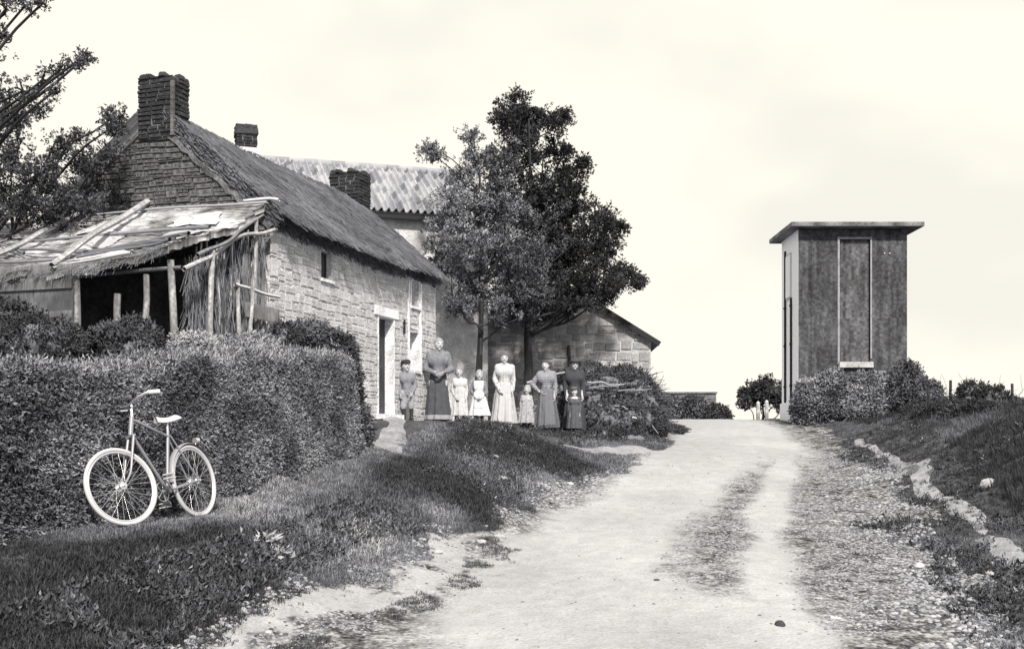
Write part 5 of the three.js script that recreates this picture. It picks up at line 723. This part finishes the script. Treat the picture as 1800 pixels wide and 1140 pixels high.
function person(o) {
  const H = o.H, hh = H / o.heads, a = hh / 2, sex = o.skirt, p = thing('person', o.label, 'person', onG(o.X, o.D, o.dy ?? 0), o.turn ?? 0, 'people gathered in the cottage yard');
  const sw = (o.sw ?? 0.09) * H, ys = H - hh * 1.33, hipY = H * (o.hip ?? 0.5), hc = V3(0, H - a, 0.012 * H), skin = o.skin ?? 0.5;
  const pose = { down: (s) => [V3(s * (sw + 0.028 * H), ys - 0.165 * H, -0.012 * H), V3(s * (sw + 0.022 * H), ys - 0.305 * H, 0.03 * H)], clasp: (s) => [V3(s * (sw + 0.04 * H), ys - 0.165 * H, 0.0), V3(s * 0.035 * H, ys - 0.265 * H, 0.115 * H)], hip: (s) => [V3(s * (sw + 0.115 * H), ys - 0.145 * H, -0.02 * H), V3(s * 0.088 * H, ys - 0.255 * H, 0.05 * H)], waist: (s) => [V3(s * (sw + 0.055 * H), ys - 0.16 * H, -0.01 * H), V3(s * 0.055 * H, ys - 0.215 * H, 0.115 * H)], fore: (s) => [V3(s * (sw + 0.035 * H), ys - 0.165 * H, -0.01 * H), V3(s * (sw - 0.015 * H), ys - 0.3 * H, 0.075 * H)] };
  const arms = [-1, 1].map(s => { const [e, w] = pose[s < 0 ? o.arms[0] : o.arms[1]](s); return { s, S: V3(s * sw, ys, -0.005 * H), e, w }; });
  const r = H * (o.build ?? 1);
  const torso = [cone(V3(0, hipY, 0), V3(0, hipY + 0.1 * H, 0), 0.078 * r, 0.06 * r), cone(V3(-0.045 * r, ys - 0.07 * H, 0.004 * H), V3(0.045 * r, ys - 0.07 * H, 0.004 * H), 0.07 * r, 0.07 * r), cone(V3(0, hipY + 0.08 * H, 0), V3(0, ys - 0.07 * H, 0), 0.06 * r, 0.07 * r), cone(V3(-sw * 0.85, ys - 0.012 * H, -0.006 * H), V3(sw * 0.85, ys - 0.012 * H, -0.006 * H), 0.036 * r, 0.036 * r), cone(V3(0, ys - 0.02 * H, -0.01 * H), V3(0, hc.y - 0.6 * a, -0.004 * H), 0.034 * r, 0.03 * r), cone(V3(-sw * 0.9, ys - 0.008 * H, -0.006 * H), V3(0, ys + 0.022 * H, -0.008 * H), 0.03 * r, 0.03 * r), cone(V3(sw * 0.9, ys - 0.008 * H, -0.006 * H), V3(0, ys + 0.022 * H, -0.008 * H), 0.03 * r, 0.03 * r)];
  if (o.bust) for (const s of [-1, 1]) torso.push(elli(V3(s * 0.038 * H, ys - 0.09 * H, 0.04 * H), V3(0.04 * H, 0.04 * H, 0.034 * H)));
  const legs = [-1, 1].map(s => { const hx = s * 0.052 * H, fx = s * (0.06 * H); return [cone(V3(hx, hipY - 0.01 * H, 0), V3(fx, hipY * 0.54, 0.006 * H), 0.06 * r, 0.038 * r), cone(V3(fx, hipY * 0.54, 0.006 * H), V3(fx, 0.045 * H, -0.008 * H), 0.037 * r, 0.024 * r), cone(V3(fx, 0.025 * H, -0.012 * H), V3(fx + s * 0.012 * H, 0.018 * H, 0.085 * H), 0.026 * r, 0.019 * r)]; }).flat();
  const armB = arms.map(A => [cone(A.S, A.e, 0.034 * r, 0.025 * r), cone(A.e, A.w, 0.025 * r, 0.017 * r)]).flat();
  const bodyF = blend([...torso, ...legs, ...armB], 0.03 * H), cell = 0.011 * H, ex = Math.max(...arms.map(A => Math.abs(A.e.x))) + 0.06 * H;
  p.rotation.z = o.lean ?? 0; const turnHead = (g) => { g.translate(0, -ys, -hc.z).rotateZ(o.tilt ?? 0).rotateY(o.look ?? 0).translate(0, ys, hc.z); return g; }; const stock = o.stock ?? 0.03; const geos = [paint(surfaceNets(bodyF, [-ex, -0.02 * H, -0.14 * H], [ex, hc.y - 0.3 * a, 0.2 * H], cell), (x, y) => y < hipY * 0.9 && Math.abs(x) < 0.13 * H ? stock : skin)];
  // head
  const C = hc, E = (x, y, z) => V3(C.x + x * a, C.y + y * a, C.z + z * a);
  const hb = blend([elli(E(0, 0.16, -0.1), V3(0.68 * a, 0.84 * a, 0.84 * a)), elli(E(0, -0.42, 0.12), V3(0.48 * a, 0.57 * a, 0.58 * a)), elli(E(0, -0.1, 0.2), V3(0.58 * a, 0.6 * a, 0.56 * a))], 0.25 * a), soft = blend([cone(E(0, 0.05, 0.76), E(0, -0.2, 0.9), 0.06 * a, 0.115 * a), elli(E(0, -0.5, 0.66), V3(0.2 * a, 0.1 * a, 0.1 * a)), cone(E(-0.4, 0.2, 0.68), E(0.4, 0.2, 0.68), 0.06 * a, 0.06 * a), elli(E(0, -0.85, 0.55), V3(0.17 * a, 0.13 * a, 0.14 * a)), elli(E(-0.68, -0.06, -0.08), V3(0.09 * a, 0.22 * a, 0.14 * a)), elli(E(0.68, -0.06, -0.08), V3(0.09 * a, 0.22 * a, 0.14 * a)), cone(E(0, -0.6, -0.15), V3(0, ys, -0.008 * H), 0.42 * a, 0.46 * a)], 0.06 * a);
  const sock = [-1, 1].map(s => elli(E(s * 0.28, 0.02, 0.84), V3(0.17 * a, 0.12 * a, 0.14 * a))), ball = [-1, 1].map(s => elli(E(s * 0.28, 0.02, 0.62), V3(0.12 * a, 0.12 * a, 0.12 * a)));
  const headF = (x, y, z) => { let d = smin(hb(x, y, z), soft(x, y, z), 0.12 * a); for (const q of sock) d = -smin(-d, q(x, y, z), 0.08 * a); for (const q of ball) d = Math.min(d, q(x, y, z)); return d; };
  geos.push(turnHead(paint(surfaceNets(headF, [C.x - 0.95 * a, ys + 0.0 * H, C.z - 1.1 * a], [C.x + 0.95 * a, C.y + 1.1 * a, C.z + 1.1 * a], 0.05 * a), (x, y, z) => { const u = (x - C.x) / a, v = (y - C.y) / a, w = (z - C.z) / a; if (w > 0.45) { if (Math.hypot(Math.abs(u) - 0.28, (v - 0.02) * 1.3) < 0.1) return 0.06; if (Math.abs(Math.abs(u) - 0.29) < 0.2 && v > 0.17 && v < 0.27) return skin * 0.5; if (Math.abs(u) < 0.22 && Math.abs(v + 0.5) < 0.06) return skin * 0.55; } return skin; })));
  // hands: palm, four fingers and a thumb, each its own chain
  for (const A of arms) {
    const d = A.w.clone().sub(A.e).normalize(), inward = V3(-A.s, 0, 0.25).addScaledVector(d, 0).normalize(); let nrm = inward.clone().addScaledVector(d, -inward.dot(d)).normalize(); const side = V3(0, 0, 0).crossVectors(d, nrm).normalize(); if (side.z < 0 && Math.abs(d.y) > 0.5) side.negate(); const hs = 0.105 * H, B = A.w.clone(), at = (l, s, n) => B.clone().addScaledVector(d, l * hs).addScaledVector(side, s * hs).addScaledVector(nrm, n * hs), parts = [];
    for (const s of [-0.16, -0.05, 0.06, 0.17]) parts.push(cone(at(0.02, s * 0.7, 0), at(0.5, s, 0), 0.085 * hs, 0.075 * hs));
    const fin = [[-0.19, 0.36], [-0.065, 0.44], [0.065, 0.47], [0.19, 0.4]], palm = blend(parts, 0.05 * hs), fs = fin.map(([s, L], i) => { const c = 0.45 + 0.1 * i, q0 = at(0.5, s, 0), q1 = at(0.5 + L * 0.48, s * 1.08, L * 0.12), q2 = at(0.5 + L * 0.8, s * 1.1, L * c * 0.75), q3 = at(0.5 + L * 0.92, s * 1.1, L * c * 1.25); return blend([cone(q0, q1, 0.06 * hs, 0.054 * hs), cone(q1, q2, 0.054 * hs, 0.05 * hs), cone(q2, q3, 0.05 * hs, 0.042 * hs)], 0.015 * hs); });
    fs.push(blend([cone(at(0.12, 0.16, 0.04), at(0.34, 0.32, 0.16), 0.075 * hs, 0.06 * hs), cone(at(0.34, 0.32, 0.16), at(0.55, 0.33, 0.26), 0.058 * hs, 0.045 * hs)], 0.02 * hs));
    const f = (x, y, z) => { let m = palm(x, y, z); for (const q of fs) m = smin(m, q(x, y, z), 0.02 * hs); return m; }, c = at(0.5, 0, 0.1), e = hs * 0.72;
    geos.push(paint(surfaceNets(f, [c.x - e, c.y - e, c.z - e], [c.x + e, c.y + e, c.z + e], 0.033 * hs), () => skin * 0.9));
  }
  part('body', merge(geos), skinMat, p);
  // shoes
  part('boots', surfaceNets((x, y, z) => { let m = 9; for (const s of [-1, 1]) { const fx = s * 0.06 * H; m = Math.min(m, smin(cone(V3(fx, 0.03 * H, -0.014 * H), V3(fx + s * 0.012 * H, 0.02 * H, 0.088 * H), 0.031 * r, 0.024 * r)(x, y, z), cone(V3(fx, 0.03 * H, -0.01 * H), V3(fx, 0.085 * H, -0.008 * H), 0.031 * r, 0.03 * r)(x, y, z), 0.02 * H)); } return Math.max(m, -y); }, [-0.13 * H, -0.012 * H, -0.07 * H], [0.13 * H, 0.13 * H, 0.14 * H], 0.006 * H), std(0.025, 0.6), p);
  // garments follow the body
  const cut = o.neck ?? (ys + 0.06 * H), sl = arms.map(A => { const full = o.sleeve ?? 1, w = A.e.clone().lerp(A.w, full); return [cone(A.S, A.e, 0.046 * r, 0.04 * r), cone(A.e, w, 0.039 * r, 0.026 * r)]; }).flat(), tor = torso.map(t => (x, y, z) => t(x, y, z) - 0.014 * H), bod = blend([blend(tor, 0.02 * H), ...sl], 0.009 * H);
  const wy = o.waistY ?? (hipY + 0.11 * H), hem = (o.hem ?? 0.05) * H, wr = (o.waistR ?? 0.088) * r, hr = (o.hemR ?? 0.165) * r, nf = o.folds ?? 8 + ((rnd() * 5) | 0), ph = rr(0, 6);
  const skirtF = (x, y, z) => { const t = clamp((wy - y) / (wy - hem)), th = Math.atan2(z, x), kk = Math.pow(t, 0.75), fo = 1 + (o.fold ?? 0.095) * (0.25 + 0.75 * kk) * (Math.sin(nf * th + ph + 1.3 * Math.sin(2 * th)) + 0.5 * Math.sin((nf + 5) * th + 2 * ph + y * 3)) ; const rx = lerp(wr, hr, kk) * fo, rz = lerp(wr * 0.82, hr * 0.8, kk) * fo; const e = (Math.hypot(x / rx, z / rz) - 1) * Math.min(rx, rz); return Math.max(e, hem - y, y - wy - 0.02 * H); };
  const wrinkle = (x, y, z) => ((n3(x * 28 / H + 9, y * 16 / H, z * 28 / H) - 0.5) * 0.014 + (n3(x * 60 / H, y * 34 / H, z * 60 / H + 4) - 0.5) * 0.006) * H;
  const wr2 = (d, x, y, z, k) => Math.abs(d) > 0.03 * H ? d : d + wrinkle(x, y, z) * k;
  const blo = [-ex - 0.02 * H, o.skirt ? wy - 0.03 * H : hipY - 0.02 * H, -0.16 * H], bhi = [ex + 0.02 * H, cut + 0.02 * H, 0.2 * H];
  const topLow = o.skirt ? wy - 0.02 * H : hipY - 0.015 * H, topF = (x, y, z) => Math.max(wr2(bod(x, y, z), x, y, z, 1), y - cut, Math.abs(x) < sw + 0.02 * H ? topLow - y : -9, -9);
  blo[1] = Math.min(blo[1], ...arms.map(A => A.w.y - 0.05 * H)); part(o.skirt ? 'blouse' : 'jacket', dye(surfaceNets(topF, blo, bhi, 0.0085 * H), o.topC, o.topP), clothMat, p);
  if (o.skirt) {
    const F2 = (x, y, z) => wr2(skirtF(x, y, z), x, y, z, 0.6); part('skirt', dye(surfaceNets(F2, [-hr * 1.25, hem - 0.02 * H, -hr * 1.1], [hr * 1.25, wy + 0.04 * H, hr * 1.1], 0.0085 * H), o.skirtC, o.skirtP), clothMat, p);
    if (!o.smock) part('waistband', surfaceNets((x, y, z) => Math.max(Math.hypot(x / (wr * 1.03), z / (wr * 0.87)) * wr * 0.85 - wr * 0.85, wy - 0.012 * H - y, y - wy - 0.016 * H), [-0.13 * H, wy - 0.03 * H, -0.12 * H], [0.13 * H, wy + 0.04 * H, 0.12 * H], 0.007 * H), std(o.skirtC * 0.8), p);
    if (o.apron) { const [w0, y0, y1, v] = o.apron, all = (x, y, z) => Math.min(skirtF(x, y, z), bod(x, y, z)); part('apron', surfaceNets((x, y, z) => Math.max(wr2(all(x, y, z), x, y, z, 0.6) - 0.008 * H, Math.abs(x) - w0 * H * lerp(1, 0.72, clamp((y - hem) / (wy - hem))), y0 * H - y, y - y1 * H, 0.012 * H - z), [-0.16 * H, y0 * H - 0.02, 0], [0.16 * H, y1 * H + 0.02, 0.22 * H], 0.008 * H), std(v), p); }
    if (o.band) { const [y0, y1, v] = o.band; part('hem_band', surfaceNets((x, y, z) => Math.max(skirtF(x, y, z) - 0.006 * H, y0 * H - y, y - y1 * H), [-hr * 1.2, y0 * H - 0.02, -hr * 1.05], [hr * 1.2, y1 * H + 0.02, hr * 1.05], 0.008 * H), std(v), p); }
  } else { // breeches to below the knee
    const br = blend(legs.filter((_, i) => i % 3 < 2).map(f => (x, y, z) => f(x, y, z) - 0.011 * H).concat([(x, y, z) => torso[0](x, y, z) - 0.01 * H]), 0.015 * H); part('breeches', surfaceNets((x, y, z) => Math.max(wr2(br(x, y, z), x, y, z, 1), 0.2 * H - y, y - hipY - 0.05 * H), [-0.18 * H, 0.18 * H, -0.13 * H], [0.18 * H, hipY + 0.08 * H, 0.13 * H], 0.008 * H), std(o.legC ?? 0.2), p);
  }
  if (o.collar) part('collar', surfaceNets((x, y, z) => Math.max(elli(V3(0, ys + 0.01 * H, 0.015 * H), V3(0.085 * H, 0.04 * H, 0.075 * H))(x, y, z), -elli(V3(0, ys + 0.04 * H, -0.005 * H), V3(0.045 * H, 0.09 * H, 0.04 * H))(x, y, z)), [-0.1 * H, ys - 0.05 * H, -0.1 * H], [0.1 * H, ys + 0.08 * H, 0.12 * H], 0.006 * H), std(o.collar), p);
  // hair
  const hv = o.hair ?? 0.08, long = o.bob ? -0.55 : -0.12; const hairF = (x, y, z) => { const u = (x - C.x) / a, v = (y - C.y) / a, w = (z - C.z) / a; let d = elli(E(0, 0.17, -0.13), V3(0.76 * a, 0.9 * a, 0.92 * a))(x, y, z); if (o.bob) d = smin(d, elli(E(0, -0.25, -0.3), V3(0.78 * a, 0.62 * a, 0.62 * a))(x, y, z), 0.2 * a); if (o.bun) d = smin(d, elli(E(0, 0.75, -0.5), V3(0.4 * a, 0.36 * a, 0.4 * a))(x, y, z), 0.1 * a); const face = Math.max(-(w - (0.3 - 0.25 * clamp(0.4 - v))), v - 0.5 + Math.abs(u) * 0.35) * a; d = Math.max(d, -face, (long - v) * a); return d + (n3(u * 9, v * 4, w * 9) - 0.5) * 0.06 * a; };
  part(o.scarf ? 'headscarf' : 'hair', turnHead(surfaceNets(hairF, [C.x - 0.95 * a, C.y - a, C.z - 1.2 * a], [C.x + 0.95 * a, C.y + 1.3 * a, C.z + 0.95 * a], 0.05 * a)), std(hv, 0.8), p);
  if (o.cap != null) part(o.brim ? 'hat' : 'cap', turnHead(surfaceNets((x, y, z) => { const top = elli(E(0, 0.72, -0.08), V3(0.88 * a, 0.4 * a, 0.95 * a)), vis = elli(E(0, 0.5, 0.5), V3((o.brim ? 1.05 : 0.62) * a, 0.07 * a, 0.75 * a)); let d = smin(top(x, y, z), vis(x, y, z), 0.1 * a); if (o.brim) d = smin(d, elli(E(0, 0.5, -0.05), V3(1.05 * a, 0.08 * a, 1.1 * a))(x, y, z), 0.08 * a); return Math.max(d, (C.y + 0.4 * a) - y); }, [C.x - 1.15 * a, C.y + 0.3 * a, C.z - 1.25 * a], [C.x + 1.15 * a, C.y + 1.25 * a, C.z + 1.4 * a], 0.05 * a)), std(o.cap, 0.9), p);
  return p;
}
person({ X: -1.87, D: 20.4, H: 1.1, heads: 5.4, hip: 0.47, turn: 0.15, arms: ['down', 'fore'], look: 0.2, tilt: 0.06, lean: 0.02, topC: 0.2, legC: 0.3, cap: 0.03, sw: 0.095, hair: 0.06, label: 'person in a dark cap, grey jacket and breeches standing by the door' });
person({ X: -1.39, D: 21.4, H: 1.65, heads: 6.9, turn: 0.12, arms: ['waist', 'waist'], look: 0.25, tilt: -0.06, topP: 'spot', skirtP: 'stripe', skirt: true, topC: 0.17, skirtC: 0.075, hemR: 0.148, hem: 0.06, hair: 0.27, scarf: true, band: [0.065, 0.12, 0.3], build: 0.97, label: 'person in pale headscarf, grey blouse and long dark skirt, hands at waist' });
person({ X: -1.06, D: 23.0, H: 1.13, heads: 5.3, hip: 0.47, arms: ['fore', 'down'], look: -0.15, tilt: 0.08, turn: 0.1, skirt: true, topC: 0.5, skirtC: 0.52, smock: true, waistY: 0.72, waistR: 0.105, hemR: 0.15, hem: 0.12, hair: 0.22, bob: true, label: 'person in loose pale smock, arms hanging, beside the long dark skirt' });
person({ X: -0.68, D: 23.4, H: 1.13, heads: 5.4, hip: 0.47, arms: ['clasp', 'clasp'], look: 0.12, tilt: -0.05, topP: 'check', skirt: true, topC: 0.2, skirtC: 0.6, hemR: 0.2, hem: 0.16, hair: 0.3, bob: true, apron: [0.115, 0.3, 0.8, 0.66], label: 'person in white pinafore over grey sleeves with hands clasped in front' });
person({ X: -0.18, D: 24.3, H: 1.58, heads: 6.8, arms: ['fore', 'down'], look: 0.1, lean: -0.015, tilt: 0.05, topP: 'stripe', skirt: true, topC: 0.5, skirtC: 0.4, hemR: 0.18, hem: 0.045, hair: 0.1, bun: true, apron: [0.115, 0.06, 0.6, 0.48], build: 0.98, label: 'person in white blouse and long white apron, dark hair pinned up' });
person({ X: 0.31, D: 24.3, H: 0.95, heads: 4.8, hip: 0.45, arms: ['down', 'fore'], look: -0.2, tilt: -0.1, topP: 'spot', skirtP: 'spot', skirt: true, topC: 0.34, skirtC: 0.32, smock: true, waistY: 0.58, waistR: 0.115, hemR: 0.175, hem: 0.14, hair: 0.3, bob: true, label: 'smallest person in a pale smock beside the long white apron' });
person({ X: 0.78, D: 24.9, H: 1.56, heads: 6.8, turn: -0.05, arms: ['hip', 'down'], look: -0.2, lean: 0.025, tilt: 0.08, topP: 'check', skirtP: 'stripe', skirt: true, topC: 0.24, skirtC: 0.1, hemR: 0.175, hem: 0.045, hair: 0.06, bun: true, apron: [0.12, 0.08, 0.6, 0.15], label: 'person with hand on hip in grey blouse and dark apron' });
person({ X: 1.42, D: 25.9, H: 1.66, heads: 6.9, arms: ['down', 'down'], look: 0.1, tilt: -0.04, skirt: true, topC: 0.045, skirtC: 0.045, hemR: 0.16, hair: 0.05, cap: 0.06, brim: true, label: 'person in dark dress and small hat behind the capped child' });
person({ X: 1.38, D: 25.1, H: 1.02, heads: 5.2, hip: 0.46, arms: ['down', 'down'], look: -0.1, tilt: 0.05, skirt: true, topC: 0.085, skirtC: 0.085, smock: true, waistY: 0.6, waistR: 0.12, hemR: 0.165, hem: 0.1, hair: 0.05, cap: 0.1, collar: 0.6, label: 'person in cap, white collar and long dark coat before the dark dress' });

scene.traverse(o => { if (o.isMesh) { o.castShadow = true; o.receiveShadow = true; } });
renderer.render(scene, camera);
